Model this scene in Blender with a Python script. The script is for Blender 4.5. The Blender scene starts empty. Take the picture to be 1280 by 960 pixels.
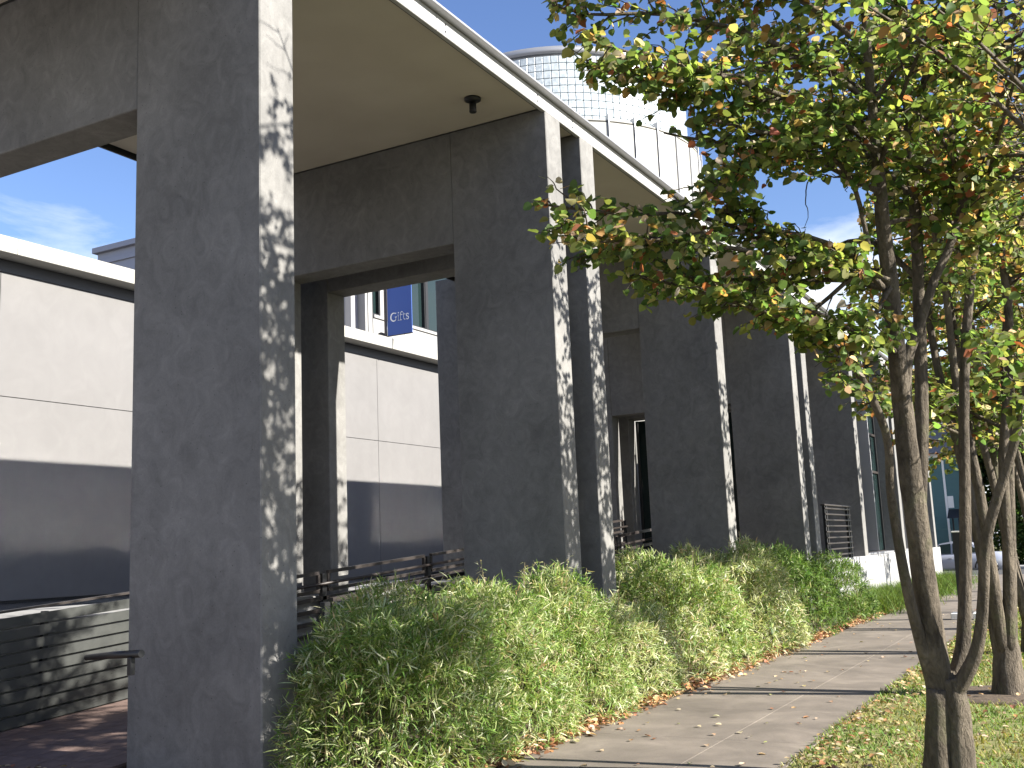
import bpy, bmesh, math, random
import numpy as np
from mathutils import Vector, Matrix, Euler
from math import radians, sin, cos, pi, tan

# ------------------------------------------------------------------ scene, camera, light
S = bpy.context.scene
COL = S.collection
H = 1.6
F_PX, W_PX, H_PX = 1315.85, 1280.0, 960.0
yaw, pitch, roll = radians(28.7235), radians(8.9908), radians(-2.3316)
fwd = np.array([-sin(yaw) * cos(pitch), cos(yaw) * cos(pitch), sin(pitch)])
r0 = np.array([cos(yaw), sin(yaw), 0.0])
u0 = np.cross(r0, fwd)
right = r0 * cos(roll) + u0 * sin(roll)
up = -r0 * sin(roll) + u0 * cos(roll)
cam_d = bpy.data.cameras.new("camera")
cam = bpy.data.objects.new("camera", cam_d)
COL.objects.link(cam)
cam_d.sensor_width = 36.0
cam_d.lens = 36.0 * F_PX / W_PX
cam_d.clip_end = 3000
cam_d.clip_start = 0.05
cam.matrix_world = Matrix(((right[0], up[0], -fwd[0], 0), (right[1], up[1], -fwd[1], 0), (right[2], up[2], -fwd[2], H), (0, 0, 0, 1)))
S.camera = cam

SUN_EL, SUN_AZ = radians(30.1), radians(4.7)      # azimuth measured from +x towards +y
sun_dir = Vector((cos(SUN_EL) * cos(SUN_AZ), cos(SUN_EL) * sin(SUN_AZ), sin(SUN_EL)))
sl = bpy.data.lights.new("sun", 'SUN')
sl.energy = 5.0
sl.angle = radians(0.53)
sl.color = (1.0, 0.955, 0.87)
so = bpy.data.objects.new("sun", sl)
so.rotation_euler = (-sun_dir).to_track_quat('-Z', 'Y').to_euler()
so.location = (20, 5, 30)
COL.objects.link(so)

wd = bpy.data.worlds.new("World")
S.world = wd
wd.use_nodes = True
nt = wd.node_tree
nt.nodes.clear()
sky = nt.nodes.new('ShaderNodeTexSky')
sky.sky_type = 'NISHITA'
sky.sun_disc = False
sky.sun_elevation = SUN_EL
sky.sun_rotation = pi / 2 - SUN_AZ
sky.air_density = 1.0
sky.dust_density = 0.4
sky.ozone_density = 2.2
bg = nt.nodes.new('ShaderNodeBackground')
bg.inputs['Strength'].default_value = 0.05
# thin clouds low round the horizon
tc = nt.nodes.new('ShaderNodeTexCoord')
sep = nt.nodes.new('ShaderNodeSeparateXYZ')
nt.links.new(tc.outputs['Generated'], sep.inputs[0])
mp = nt.nodes.new('ShaderNodeMapping')
mp.inputs['Scale'].default_value = (1.0, 1.0, 2.6)
mp.inputs['Location'].default_value = (4.4, 3.3, 0.7)
nt.links.new(tc.outputs['Generated'], mp.inputs[0])
nz = nt.nodes.new('ShaderNodeTexNoise')
nz.inputs['Scale'].default_value = 3.4
nz.inputs['Detail'].default_value = 9
nz.inputs['Roughness'].default_value = 0.58
nz.inputs['Distortion'].default_value = 0.35
nt.links.new(mp.outputs[0], nz.inputs['Vector'])
el = nt.nodes.new('ShaderNodeMapRange')           # more cloud towards the horizon
el.inputs['From Min'].default_value = 0.235
el.inputs['From Max'].default_value = 0.335
el.inputs['To Min'].default_value = 0.34
el.inputs['To Max'].default_value = -0.12
nt.links.new(sep.outputs['Z'], el.inputs['Value'])
ad = nt.nodes.new('ShaderNodeMath'); ad.operation = 'ADD'
nt.links.new(nz.outputs['Fac'], ad.inputs[0]); nt.links.new(el.outputs[0], ad.inputs[1])
cr = nt.nodes.new('ShaderNodeMapRange')
cr.inputs['From Min'].default_value = 0.61
cr.inputs['From Max'].default_value = 0.90
nt.links.new(ad.outputs[0], cr.inputs['Value'])
mx = nt.nodes.new('ShaderNodeMix'); mx.data_type = 'RGBA'
nt.links.new(cr.outputs[0], mx.inputs['Factor'])
hs = nt.nodes.new('ShaderNodeHueSaturation')
hs.inputs['Hue'].default_value = 0.513
hs.inputs['Saturation'].default_value = 1.12
hs.inputs['Value'].default_value = 1.36
nt.links.new(sky.outputs[0], hs.inputs['Color'])
nt.links.new(hs.outputs[0], mx.inputs['A'])
mx.inputs['B'].default_value = (8.2, 8.6, 9.2, 1)
nt.links.new(mx.outputs['Result'], bg.inputs['Color'])
wo = nt.nodes.new('ShaderNodeOutputWorld')
nt.links.new(bg.outputs[0], wo.inputs['Surface'])

S.view_settings.view_transform = 'Standard'
S.view_settings.look = 'None'
S.view_settings.gamma = 1.0
S.view_settings.exposure = 1.72
S.render.engine = 'CYCLES'
S.cycles.max_bounces = 8
S.cycles.diffuse_bounces = 4
S.cycles.transparent_max_bounces = 8
S.cycles.use_denoising = True
S.cycles.blur_glossy = 0.15
S.cycles.caustics_reflective = True
S.cycles.sample_clamp_indirect = 40

rng = np.random.default_rng(11)
random.seed(5)

M3 = np.array([right, up, fwd])
def pix(px, py, depth):
    """a point of the place, from where it is seen and its depth along the view axis"""
    d = np.array([(px - W_PX / 2) / F_PX, -(py - H_PX / 2) / F_PX, 1.0])
    return M3.T @ d * depth + np.array([0, 0, H])
def proj(P):
    c = (np.asarray(P) - np.array([0, 0, H])) @ M3.T
    return W_PX / 2 + F_PX * c[:, 0] / c[:, 2], H_PX / 2 - F_PX * c[:, 1] / c[:, 2], c[:, 2]

# ------------------------------------------------------------------ helpers
def tag(o, label=None, cat=None, group=None, kind=None):
    if label: o['label'] = label
    if cat: o['category'] = cat
    if group: o['group'] = group
    if kind: o['kind'] = kind
    return o
def empty(name, loc=(0, 0, 0), rz=0.0):
    o = bpy.data.objects.new(name, None)
    o.location = loc; o.rotation_euler = (0, 0, rz)
    o.empty_display_size = 0.2
    COL.objects.link(o)
    return o
def obj(name, me, mat=None, parent=None, loc=None):
    o = bpy.data.objects.new(name, me)
    if mat is not None and len(me.materials) == 0: me.materials.append(mat)
    if parent is not None: o.parent = parent
    if loc is not None: o.location = loc
    COL.objects.link(o)
    return o
class MB:
    """collects boxes, bars, prisms and lathes for ONE mesh"""
    def __init__(s): s.bm = bmesh.new()
    def box(s, a, b, bev=0.0):
        x0, y0, z0 = a; x1, y1, z1 = b
        g = bmesh.ops.create_cube(s.bm, size=1.0)
        vs = g['verts']
        for v in vs:
            v.co = Vector((x0 if v.co.x < 0 else x1, y0 if v.co.y < 0 else y1, z0 if v.co.z < 0 else z1))
        if bev > 0:
            es = list({e for v in vs for e in v.link_edges})
            bmesh.ops.bevel(s.bm, geom=es, offset=bev, segments=1, affect='EDGES', profile=0.5)
        return s
    def bar(s, p, q, w, h, bev=0.0):
        """a rectangular bar from p to q, w wide sideways, h tall"""
        p, q = Vector(p), Vector(q)
        d = (q - p); L = d.length; d.normalize()
        side = d.cross(Vector((0, 0, 1)))
        if side.length < 1e-4: side = Vector((1, 0, 0))
        side.normalize(); u = side.cross(d)
        vs = []
        for t in (0, L):
            for a, b in ((-1, -1), (1, -1), (1, 1), (-1, 1)):
                vs.append(s.bm.verts.new(p + d * t + side * (a * w / 2) + u * (b * h / 2)))
        f = [(3, 2, 1, 0), (4, 5, 6, 7), (0, 1, 5, 4), (1, 2, 6, 5), (2, 3, 7, 6), (3, 0, 4, 7)]
        for q4 in f: s.bm.faces.new([vs[i] for i in q4])
        return s
    def tube(s, pts, rad, seg=8, cap=True, rough=0.0):
        pts = [Vector(p) for p in pts]
        if not hasattr(rad, '__len__'): rad = [rad] * len(pts)
        rings = []
        n0 = None
        for i, p in enumerate(pts):
            d = (pts[min(i + 1, len(pts) - 1)] - pts[max(i - 1, 0)]).normalized()
            if n0 is None:
                n0 = d.cross(Vector((0.3, 0.2, 0.93)))
                if n0.length < 1e-3: n0 = d.cross(Vector((1, 0, 0)))
            n0 = (n0 - d * n0.dot(d)).normalized()
            b = d.cross(n0)
            rings.append([s.bm.verts.new(p + (n0 * cos(2 * pi * k / seg) + b * sin(2 * pi * k / seg)) * rad[i] * (1 + rough * (sin(3.0 * 2 * pi * k / seg + p.z * 5 + p.x * 9) * .6 + sin(5.0 * 2 * pi * k / seg - p.z * 11) * .4 + sin(p.z * 23 + 2 * pi * k / seg) * .35))) for k in range(seg)])
        for i in range(len(rings) - 1):
            for k in range(seg):
                f = s.bm.faces.new((rings[i][k], rings[i][(k + 1) % seg], rings[i + 1][(k + 1) % seg], rings[i + 1][k]))
                f.smooth = True
        if cap:
            s.bm.faces.new(rings[0][::-1]); s.bm.faces.new(rings[-1])
        return s
    def lathe(s, prof, c=(0, 0, 0), seg=24, axis='z'):
        rings = []
        for r, z in prof:
            ring = []
            for k in range(seg):
                a = 2 * pi * k / seg
                v = Vector((r * cos(a), r * sin(a), z))
                if axis == 'y': v = Vector((v.x, v.z, v.y))
                if axis == 'x': v = Vector((v.z, v.x, v.y))
                ring.append(s.bm.verts.new(Vector(c) + v))
            rings.append(ring)
        for i in range(len(rings) - 1):
            for k in range(seg):
                f = s.bm.faces.new((rings[i][k], rings[i][(k + 1) % seg], rings[i + 1][(k + 1) % seg], rings[i + 1][k]))
                f.smooth = seg > 12
        s.bm.faces.new(rings[0][::-1]); s.bm.faces.new(rings[-1])
        return s
    def poly(s, pts):
        s.bm.faces.new([s.bm.verts.new(Vector(p)) for p in pts]); return s
    def prism(s, pts, vec):
        vec = Vector(vec)
        a = [s.bm.verts.new(Vector(p)) for p in pts]; b = [s.bm.verts.new(Vector(p) + vec) for p in pts]
        n = len(pts)
        s.bm.faces.new(a[::-1]); s.bm.faces.new(b)
        for i in range(n): s.bm.faces.new((a[i], a[(i + 1) % n], b[(i + 1) % n], b[i]))
        return s
    def mesh(s, name):
        bmesh.ops.recalc_face_normals(s.bm, faces=s.bm.faces)
        me = bpy.data.meshes.new(name); s.bm.to_mesh(me); s.bm.free()
        return me
    def build(s, name, mat, parent=None, loc=None):
        return obj(name, s.mesh(name), mat, parent, loc)
def npmesh(name, V, tris, colors=None, smooth=False):
    me = bpy.data.meshes.new(name)
    nv, nf = len(V), len(tris)
    me.vertices.add(nv); me.vertices.foreach_set('co', V.astype(np.float32).ravel())
    me.loops.add(nf * 3); me.loops.foreach_set('vertex_index', tris.astype(np.int32).ravel())
    me.polygons.add(nf)
    me.polygons.foreach_set('loop_start', np.arange(0, nf * 3, 3, dtype=np.int32))
    me.polygons.foreach_set('loop_total', np.full(nf, 3, dtype=np.int32))
    if smooth: me.polygons.foreach_set('use_smooth', np.ones(nf, dtype=bool))
    if colors is not None:
        at = me.color_attributes.new('tint', 'FLOAT_COLOR', 'POINT')
        c4 = np.ones((nv, 4), np.float32); c4[:, :3] = colors
        at.data.foreach_set('color', c4.ravel())
    me.update()
    return me
def unit(v): return v / np.maximum(np.linalg.norm(v, axis=-1, keepdims=True), 1e-9)

# leaf templates: columns u (along), v (across), w (out of the leaf plane)
HEART = (np.array([(0, 0, 0), (.12, .40, .10), (.48, .50, .14), (.85, .24, .05), (1.0, 0, -.06), (.12, -.40, .10), (.48, -.50, .14), (.85, -.24, .05)], float),
         np.array([(0, 2, 1), (0, 3, 2), (0, 4, 3), (0, 5, 6), (0, 6, 7), (0, 7, 4)]))
BLADE = (np.array([(0, 0, 0), (.3, .5, .06), (.3, -.5, .06), (.7, .36, -.02), (.7, -.36, -.02), (1, 0, -.14)], float),
         np.array([(0, 2, 1), (1, 2, 4), (1, 4, 3), (3, 4, 5)]))
GRASS = (np.array([(0, .5, 0), (0, -.5, 0), (.55, .36, -.08), (.55, -.36, -.08), (1, 0, -.30)], float),
         np.array([(0, 1, 3), (0, 3, 2), (2, 3, 4)]))
def leaves(tmpl, P, D, N, L, Wd, C, curl=None):
    """one mesh array of leaves: P base, D long axis, N normal, L length, Wd width, C colour"""
    T, F = tmpl
    D = unit(D); N = unit(N - D * (N * D).sum(1, keepdims=True)); B = np.cross(N, D)
    n = len(P)
    cu = np.ones(n) if curl is None else curl
    V = (P[:, None, :] + D[:, None, :] * (T[None, :, 0:1] * L[:, None, None]) + B[:, None, :] * (T[None, :, 1:2] * Wd[:, None, None])
         + N[:, None, :] * (T[None, :, 2:3] * (L * cu)[:, None, None]))
    tr = F[None] + (np.arange(n) * len(T))[:, None, None]
    return V.reshape(-1, 3), tr.reshape(-1, 3), np.repeat(C, len(T), axis=0)
def pick(cols, n, jit=0.18):
    w = np.array([c[1] for c in cols], float); w /= w.sum()
    base = np.array([c[0] for c in cols], float)[rng.choice(len(cols), n, p=w)]
    return np.clip(base * (1 + rng.normal(0, jit, (n, 1))) * (1 + rng.normal(0, jit * .4, (n, 3))), .005, .8)

# ------------------------------------------------------------------ materials
def mat(name, color, rough=0.6, metal=0.0, spec=0.5):
    m = bpy.data.materials.new(name); m.use_nodes = True
    b = m.node_tree.nodes['Principled BSDF']
    b.inputs['Base Color'].default_value = (*color, 1)
    b.inputs['Roughness'].default_value = rough
    b.inputs['Metallic'].default_value = metal
    b.inputs['Specular IOR Level'].default_value = spec
    return m
def nodes(m): return m.node_tree.nodes, m.node_tree.links, m.node_tree.nodes['Principled BSDF']
def noise(m, scale, detail=6, rough=0.6, dist=0.0, sc3=None):
    N, L, b = nodes(m)
    g = N.new('ShaderNodeNewGeometry')
    t = N.new('ShaderNodeTexNoise')
    t.inputs['Scale'].default_value = scale; t.inputs['Detail'].default_value = detail
    t.inputs['Roughness'].default_value = rough; t.inputs['Distortion'].default_value = dist
    if sc3:
        mp_ = N.new('ShaderNodeMapping'); mp_.inputs['Scale'].default_value = sc3
        L.new(g.outputs['Position'], mp_.inputs[0]); L.new(mp_.outputs[0], t.inputs['Vector'])
    else:
        L.new(g.outputs['Position'], t.inputs['Vector'])
    return t
def ramp(m, src, stops):
    N, L, b = nodes(m)
    r = N.new('ShaderNodeValToRGB')
    e = r.color_ramp.elements
    while len(e) < len(stops): e.new(0.5)
    for k, (p, c) in enumerate(stops):
        e[k].position = p; e[k].color = (*c, 1) if len(c) == 3 else c
    L.new(src, r.inputs[0]); return r
def mul(m, a, b_, fac=1.0, mode='MULTIPLY'):
    N, L, b = nodes(m)
    x = N.new('ShaderNodeMix'); x.data_type = 'RGBA'; x.blend_type = mode
    x.inputs['Factor'].default_value = fac
    L.new(a, x.inputs['A']); L.new(b_, x.inputs['B'])
    return x.outputs['Result']
def bump(m, src, strength=0.3, dist=0.01):
    N, L, b = nodes(m)
    k = N.new('ShaderNodeBump'); k.inputs['Strength'].default_value = strength; k.inputs['Distance'].default_value = dist
    L.new(src, k.inputs['Height']); L.new(k.outputs[0], b.inputs['Normal'])
def grey(v, t=(1, 1, 1)): return tuple(v * c for c in t)

def concrete(name, base, tint=(1, 1, 1), contrast=1.0, swirl=3.2, pores=True):
    m = mat(name, grey(base, tint), 0.72, 0, 0.35)
    N, L, b = nodes(m)
    big = noise(m, 0.9, 5, 0.55, 0.6)
    sw = noise(m, swirl, 8, 0.62, 1.6, (1, 1, 0.85))
    fine = noise(m, 60, 4, 0.7)
    c = contrast
    r1 = ramp(m, big.outputs['Fac'], [(0.3, grey(base * (1 - .22 * c), tint)), (0.7, grey(base * (1 + .18 * c), tint))])
    r2 = ramp(m, sw.outputs['Fac'], [(0.30, grey(1 - .22 * c)), (0.52, grey(1.0)), (0.72, grey(1 + .24 * c))])
    r3 = ramp(m, fine.outputs['Fac'], [(0.3, grey(1 - .10 * c)), (0.7, grey(1 + .10 * c))])
    o = mul(m, mul(m, r1.outputs[0], r2.outputs[0]), r3.outputs[0])
    streak = noise(m, 2.2, 4, 0.5, 0.2, (1.6, 1.6, 0.10))
    r5 = ramp(m, streak.outputs['Fac'], [(0.35, grey(1 - .045 * c)), (0.65, grey(1 + .035 * c))])
    o = mul(m, o, r5.outputs[0])
    h = fine.outputs['Fac']
    if pores:
        v = N.new('ShaderNodeTexVoronoi'); v.inputs['Scale'].default_value = 14
        g = N.new('ShaderNodeNewGeometry'); L.new(g.outputs['Position'], v.inputs['Vector'])
        r4 = ramp(m, v.outputs['Distance'], [(0.055, grey(0.55)), (0.085, grey(1.0))])
        o = mul(m, o, r4.outputs[0])
        k = N.new('ShaderNodeMath'); k.operation = 'MULTIPLY'
        L.new(r4.outputs[0], k.inputs[0]); L.new(fine.outputs['Fac'], k.inputs[1]); h = k.outputs[0]
    L.new(o, b.inputs['Base Color'])
    bump(m, h, 0.25, 0.006)
    return m
def foliage(name, transl=0.4, rough=0.45, tmul=(1.3, 1.35, 0.6)):
    m = bpy.data.materials.new(name); m.use_nodes = True
    N, L = m.node_tree.nodes, m.node_tree.links
    b = N['Principled BSDF']; out = N['Material Output']
    a = N.new('ShaderNodeAttribute'); a.attribute_name = 'tint'
    L.new(a.outputs['Color'], b.inputs['Base Color'])
    b.inputs['Roughness'].default_value = rough; b.inputs['Specular IOR Level'].default_value = 0.28
    t = N.new('ShaderNodeBsdfTranslucent')
    x = N.new('ShaderNodeMix'); x.data_type = 'RGBA'; x.blend_type = 'MULTIPLY'; x.inputs['Factor'].default_value = 1
    L.new(a.outputs['Color'], x.inputs['A']); x.inputs['B'].default_value = (*tmul, 1)
    L.new(x.outputs['Result'], t.inputs['Color'])
    s = N.new('ShaderNodeMixShader'); s.inputs[0].default_value = transl
    L.new(b.outputs[0], s.inputs[1]); L.new(t.outputs[0], s.inputs[2]); L.new(s.outputs[0], out.inputs['Surface'])
    return m
def bark(name, c0, c1, sc=9):
    m = mat(name, c0, 0.85, 0, 0.25)
    N, L, b = nodes(m)
    a = noise(m, sc, 8, 0.65, 0.8, (1, 1, 0.22))
    f = noise(m, 45, 5, 0.65, 0.3, (1, 1, 0.4))
    ms = noise(m, 3.0, 5, 0.6, 0.5)
    r = ramp(m, a.outputs['Fac'], [(0.3, c0), (0.5, tuple((p + q) / 2 for p, q in zip(c0, c1))), (0.7, c1)])
    r2 = ramp(m, f.outputs['Fac'], [(0.3, grey(.7)), (0.7, grey(1.2))])
    o = mul(m, r.outputs[0], r2.outputs[0])
    x = N.new('ShaderNodeMix'); x.data_type = 'RGBA'
    r3 = ramp(m, ms.outputs['Fac'], [(0.55, grey(0)), (0.72, grey(.55))])
    L.new(r3.outputs[0], x.inputs['Factor']); L.new(o, x.inputs['A']); x.inputs['B'].default_value = (.085, .10, .035, 1)
    L.new(x.outputs['Result'], b.inputs['Base Color'])
    k = N.new('ShaderNodeMath'); k.operation = 'ADD'
    L.new(a.outputs['Fac'], k.inputs[0]); L.new(f.outputs['Fac'], k.inputs[1])
    bump(m, k.outputs[0], 1.0, 0.03)
    return m

M = {}
M['concrete'] = concrete('portal_concrete', 0.165, (1.03, 1.0, .95), .85, 5.0)
M['plinth'] = concrete('plinth_concrete', 0.30, (1.0, .99, .97), 0.7)
M['fascia'] = concrete('fascia_concrete', 0.36, (1, .99, .97), 0.4)
M['soffit'] = mat('soffit_plaster', (.42, .36, .28), 0.8)
_n = noise(M['soffit'], 1.2, 4, .5); _r = ramp(M['soffit'], _n.outputs['Fac'], [(.3, (.47, .42, .345)), (.7, (.53, .48, .40))])
nodes(M['soffit'])[1].new(_r.outputs[0], nodes(M['soffit'])[2].inputs['Base Color'])
M['zinc'] = mat('zinc_coping', (.36, .36, .37), 0.45, 0.6)
M['black'] = mat('black_metal', (.012, .012, .013), 0.45)
M['steel'] = mat('dark_bronze_steel', (.042, .035, .032), 0.42, 0.2)
M['board'] = mat('guard_board', (.05, .052, .048), 0.55)
_n = noise(M['board'], 5, 5, .6, .3); _r = ramp(M['board'], _n.outputs['Fac'], [(.3, (.027, .029, .027)), (.7, (.045, .047, .043))])
nodes(M['board'])[1].new(_r.outputs[0], nodes(M['board'])[2].inputs['Base Color'])
M['panel'] = concrete('wing_panel', 0.15, (1.0, .965, .95), 0.22, 2.0, False)
M['joint'] = mat('joint_dark', (.09, .085, .08), 0.9)  # dark grey bed and core seen in the open joints
M['dark_band'] = mat('shade_band_dark', (.045, .045, .05), 0.5)  # dark colour standing in for shade under the parapet
M['cream'] = concrete('parapet_cream', 0.30, (1, .97, .88), 0.15, 2.0, False)
M['white'] = concrete('upper_white', 0.27, (1, .99, .97), 0.1, 2.0, False)
M['greybox'] = mat('roof_unit_grey', (.30, .30, .34), 0.5, 0.2)
M['banner'] = mat('banner_blue', (.035, .085, .30), 0.7)
M['white_paint'] = mat('white_paint', (.8, .8, .78), 0.5)
M['glass'] = mat('window_glass', (.012, .022, .022), 0.05, 0, 0.45)
M['block'] = mat('glass_block', (.55, .60, .62), 0.18, 0, 0.6)
_n = noise(M['block'], 5.0, 3, .6); _r = ramp(M['block'], _n.outputs['Fac'], [(.3, (.32, .36, .38)), (.7, (.52, .56, .58))])
nodes(M['block'])[1].new(_r.outputs[0], nodes(M['block'])[2].inputs['Base Color']); bump(M['block'], _n.outputs['Fac'], .4, .03)
M['mortar'] = mat('block_mortar', (.46, .47, .48), 0.8)
M['towerpanel'] = concrete('tower_panel', 0.33, (1, .98, .90), 0.1, 1.5, False)
M['slab'] = concrete('sidewalk_slab', 0.168, (1.03, .875, .72), 1.0, 1.6)
M['brick'] = mat('ramp_paver', (.13, .085, .07), 0.8)
_n = noise(M['brick'], 9, 5, .6); _r = ramp(M['brick'], _n.outputs['Fac'], [(.3, (.10, .065, .055)), (.7, (.19, .13, .11))])
nodes(M['brick'])[1].new(_r.outputs[0], nodes(M['brick'])[2].inputs['Base Color']); bump(M['brick'], _n.outputs['Fac'], .3, .01)
M['terrace'] = concrete('terrace_paving', 0.27, (1, .99, .97), 0.5)
M['water'] = mat('water', (.012, .016, .022), 0.115, 0, 1.0)
M['water'].node_tree.nodes['Principled BSDF'].inputs['IOR'].default_value = 1.52
_n = noise(M['water'], 4.5, 1, .5, .8, (1.0, 1.7, 1)); bump(M['water'], _n.outputs['Fac'], .5, .03)
M['asphalt'] = mat('asphalt', (.05, .05, .052), 0.85)
_n = noise(M['asphalt'], 30, 6, .7); _r = ramp(M['asphalt'], _n.outputs['Fac'], [(.3, (.038, .038, .04)), (.7, (.07, .069, .068))])
nodes(M['asphalt'])[1].new(_r.outputs[0], nodes(M['asphalt'])[2].inputs['Base Color']); bump(M['asphalt'], _n.outputs['Fac'], .4, .01)
M['soil'] = mat('soil', (.07, .05, .035), 0.95)
_n = noise(M['soil'], 14, 6, .7); _r = ramp(M['soil'], _n.outputs['Fac'], [(.3, (.045, .032, .022)), (.7, (.12, .085, .055))])
nodes(M['soil'])[1].new(_r.outputs[0], nodes(M['soil'])[2].inputs['Base Color']); bump(M['soil'], _n.outputs['Fac'], .6, .03)
M['turf'] = mat('turf', (.11, .12, .04), 0.95)
_n = noise(M['turf'], 1.6, 6, .65, .4); _r = ramp(M['turf'], _n.outputs['Fac'], [(.30, (.22, .17, .075)), (.48, (.17, .165, .055)), (.68, (.085, .13, .03))])
nodes(M['turf'])[1].new(_r.outputs[0], nodes(M['turf'])[2].inputs['Base Color'])
M['leaf'] = foliage('katsura_leaf', 0.6, 0.55, (1.3, 1.28, .85))
M['bamboo'] = foliage('bamboo_leaf', 0.42, 0.5, (1.15, 1.2, .75))
M['grass'] = foliage('grass_blade', 0.3, 0.55)
M['litter'] = foliage('dry_leaf', 0.15, 0.7, (1, 1, .8))
M['bark'] = bark('katsura_bark', (.040, .032, .024), (.18, .148, .11))
M['cane'] = mat('bamboo_cane', (.16, .13, .06), 0.6)

# ------------------------------------------------------------------ the setting: ground
FX, FB = -5.40, -11.04           # front and back of the portals
PW, TH = 1.38, 0.40              # pier width (x) and thickness (y)
SOF = 6.95
def ramp_z(y): return min(max(0.0, 0.066 * (y - 5.4)), 1.10)

m_ = MB(); m_.poly([(-400, -400, -.12), (400, -400, -.12), (400, 900, -.12), (-400, 900, -.12)])
tag(m_.build('ground', M['asphalt']), kind='structure')
# planting bed, lawn strip and kerb
m_ = MB(); m_.box((-9.6, -3, -.12), (-4.15, 43, 0.0)); tag(m_.build('planting_bed', M['soil']), kind='structure')
m_ = MB(); m_.box((-2.155, -6, -.12), (1.3, 42.5, -.004)); tag(m_.build('lawn', M['turf']), kind='structure')
m_ = MB(); m_.box((1.302, -6, -.12), (1.46, 43.4, 0.012), .02); tag(m_.build('kerb', M['plinth']), kind='structure')
# sidewalk: a bed with individual slabs
m_ = MB(); m_.box((-4.148, -6, -.12), (-2.157, 43.4, -.012))
sw = tag(m_.build('sidewalk', M['joint']), kind='structure')
y = -5.0; k = 0
sl_me = {}
for k in range(32):
    y0 = -5.0 + 1.52 * k
    for x0, x1 in ((-4.145, -2.905), (-2.902, -2.16)):
        key = round(x0, 2)
        if key not in sl_me:
            sl_me[key] = MB().box((x0, 0.0015, -.10), (x1, 1.5185, 0.0), .002).mesh('slab')
        o = obj('slab', sl_me[key], M['slab'], sw, (0, y0, 0))
    # ramp behind the hedge, with its paver courses
m_ = MB()
m_.prism([(-9.28, -4, -.1), (-9.28, -4, .004), (-9.28, 5.4, .004), (-9.28, 22.1, 1.10), (-9.28, 44, 1.10), (-9.28, 44, -.1)], (2.33, 0, 0))
rampo = tag(m_.build('ramp', M['soil']), kind='structure')
for k in range(26):
    for j in range(9):
        y0 = 1.2 + .4 * k; y1 = y0 + .392
        x0 = -9.27 + .258 * j
        m_ = MB()
        za, zb = ramp_z(y0) + .004, ramp_z(y1) + .004
        m_.prism([(x0, y0, za), (x0, y1, zb), (x0, y1, zb + .02), (x0, y0, za + .02)], (.25, 0, 0))
        m_.build('paver', M['brick'], rampo)
# terrace with reflecting pool
m_ = MB(); m_.box((-12.5, -8, -.1), (-9.42, 45, 1.10), .01)
tag(m_.build('terrace', M['terrace']), kind='structure')
m_ = MB(); m_.box((-17.08, -8, -.1), (-12.503, 45, 1.04)); tag(m_.build('water', M['water']), kind='structure')

# ------------------------------------------------------------------ concrete portals
def portal(y0, beam_z, label, base_front=0.0):
    t = empty('concrete_portal', ((FX + FB) / 2, y0 + TH / 2, 0))
    ox, oy = (FX + FB) / 2, y0 + TH / 2
    h = TH / 2
    MB().box((FX - PW - ox, -h, base_front - .1), (FX - ox, h, SOF), .010).build('front_pier', M['concrete'], t)
    MB().box((FB - ox, -h, .2), (-9.60 - ox, h, SOF), .010).build('rear_pier', M['concrete'], t)
    MB().box((-9.598 - ox, -h + .004, beam_z), (FX - PW - .002 - ox, h - .004, SOF), .008).build('beam', M['concrete'], t)
    tag(t, label, 'concrete portal', 'concrete portals carrying the canopy roof')
    return t
P_LIST = [
    (5.93, 5.44, 'concrete portal nearest the camera, its broad grey pier filling the left foreground'),
    (10.98, 5.47, 'concrete portal behind the nearest one, first of the close pair, under the ceiling lamp'),
    (11.97, 5.47, 'concrete portal close behind its twin, the second of the nearer pair with the narrow slot'),
    (17.14, 5.40, 'single concrete portal standing behind the pale green bamboo, just past the paired portals'),
    (22.23, 4.57, 'concrete portal with a low dark doorway opening, first of the farther close pair'),
    (23.20, 4.57, 'slim concrete portal edge at the corner where the white low wall begins'),
    (28.40, 4.57, 'concrete portal rising from the low wall between the railing and the tall windows'),
    (33.50, 4.57, 'concrete portal just past the tall dark windows, partly behind the tree trunk'),
    (34.50, 4.57, 'concrete portal second past the tall windows, mostly behind the main tree trunk'),
    (41.60, 4.57, 'last concrete portal at the far end, facing the teal house across the street')]
for p in P_LIST: portal(*p)

# ------------------------------------------------------------------ canopy roof
RY0, RY1 = 0.6, 42.6
roof = empty('canopy_roof', (0, 0, 0))
tag(roof, 'flat white edged canopy roof carried by the row of concrete portals', 'canopy roof')
MB().box((FB + .45, RY0 + .02, SOF + .06), (FX - .03, RY1, 7.10)).build('roof_slab', M['plinth'], roof)
ys = [RY0, 5.93, 10.98, 17.14, 22.23, 28.4, 33.5, RY1]
edges = [RY0 + .02] + [p[0] for p in P_LIST[:9]] + [RY1]
tops = [(p[0], p[0] + TH) for p in P_LIST]
prev = RY0 + .02
for a, b in tops:                                   # plaster ceiling fields between the beams
    if a - prev > .05:
        MB().box((FB + .50, prev + .03, SOF - .01), (FX - .10, a - .035, SOF + .05)).build('soffit_panel', M['soffit'], roof)
    prev = b
cuts = [RY0, 3.4, 8.55, 11.62, 14.6, 19.6, 22.95, 25.9, 31.0, 34.2, 38.0, RY1]
for a, b in zip(cuts[:-1], cuts[1:]):
    MB().box((FX - .055, a + .004, 6.90), (FX + .003, b - .004, 7.09), .006).build('fascia_panel', M['fascia'], roof)
    MB().box((FX - .30, a, 7.094), (FX + .105, b - .003, 7.125), .004).build('coping', M['zinc'], roof)
MB().box((FB + .42, RY0, 6.88), (FB + .448, RY1, 7.36)).build('back_edge', M['black'], roof)  # upper part raised out of view to lift the roof's shadow on the wing
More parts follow.
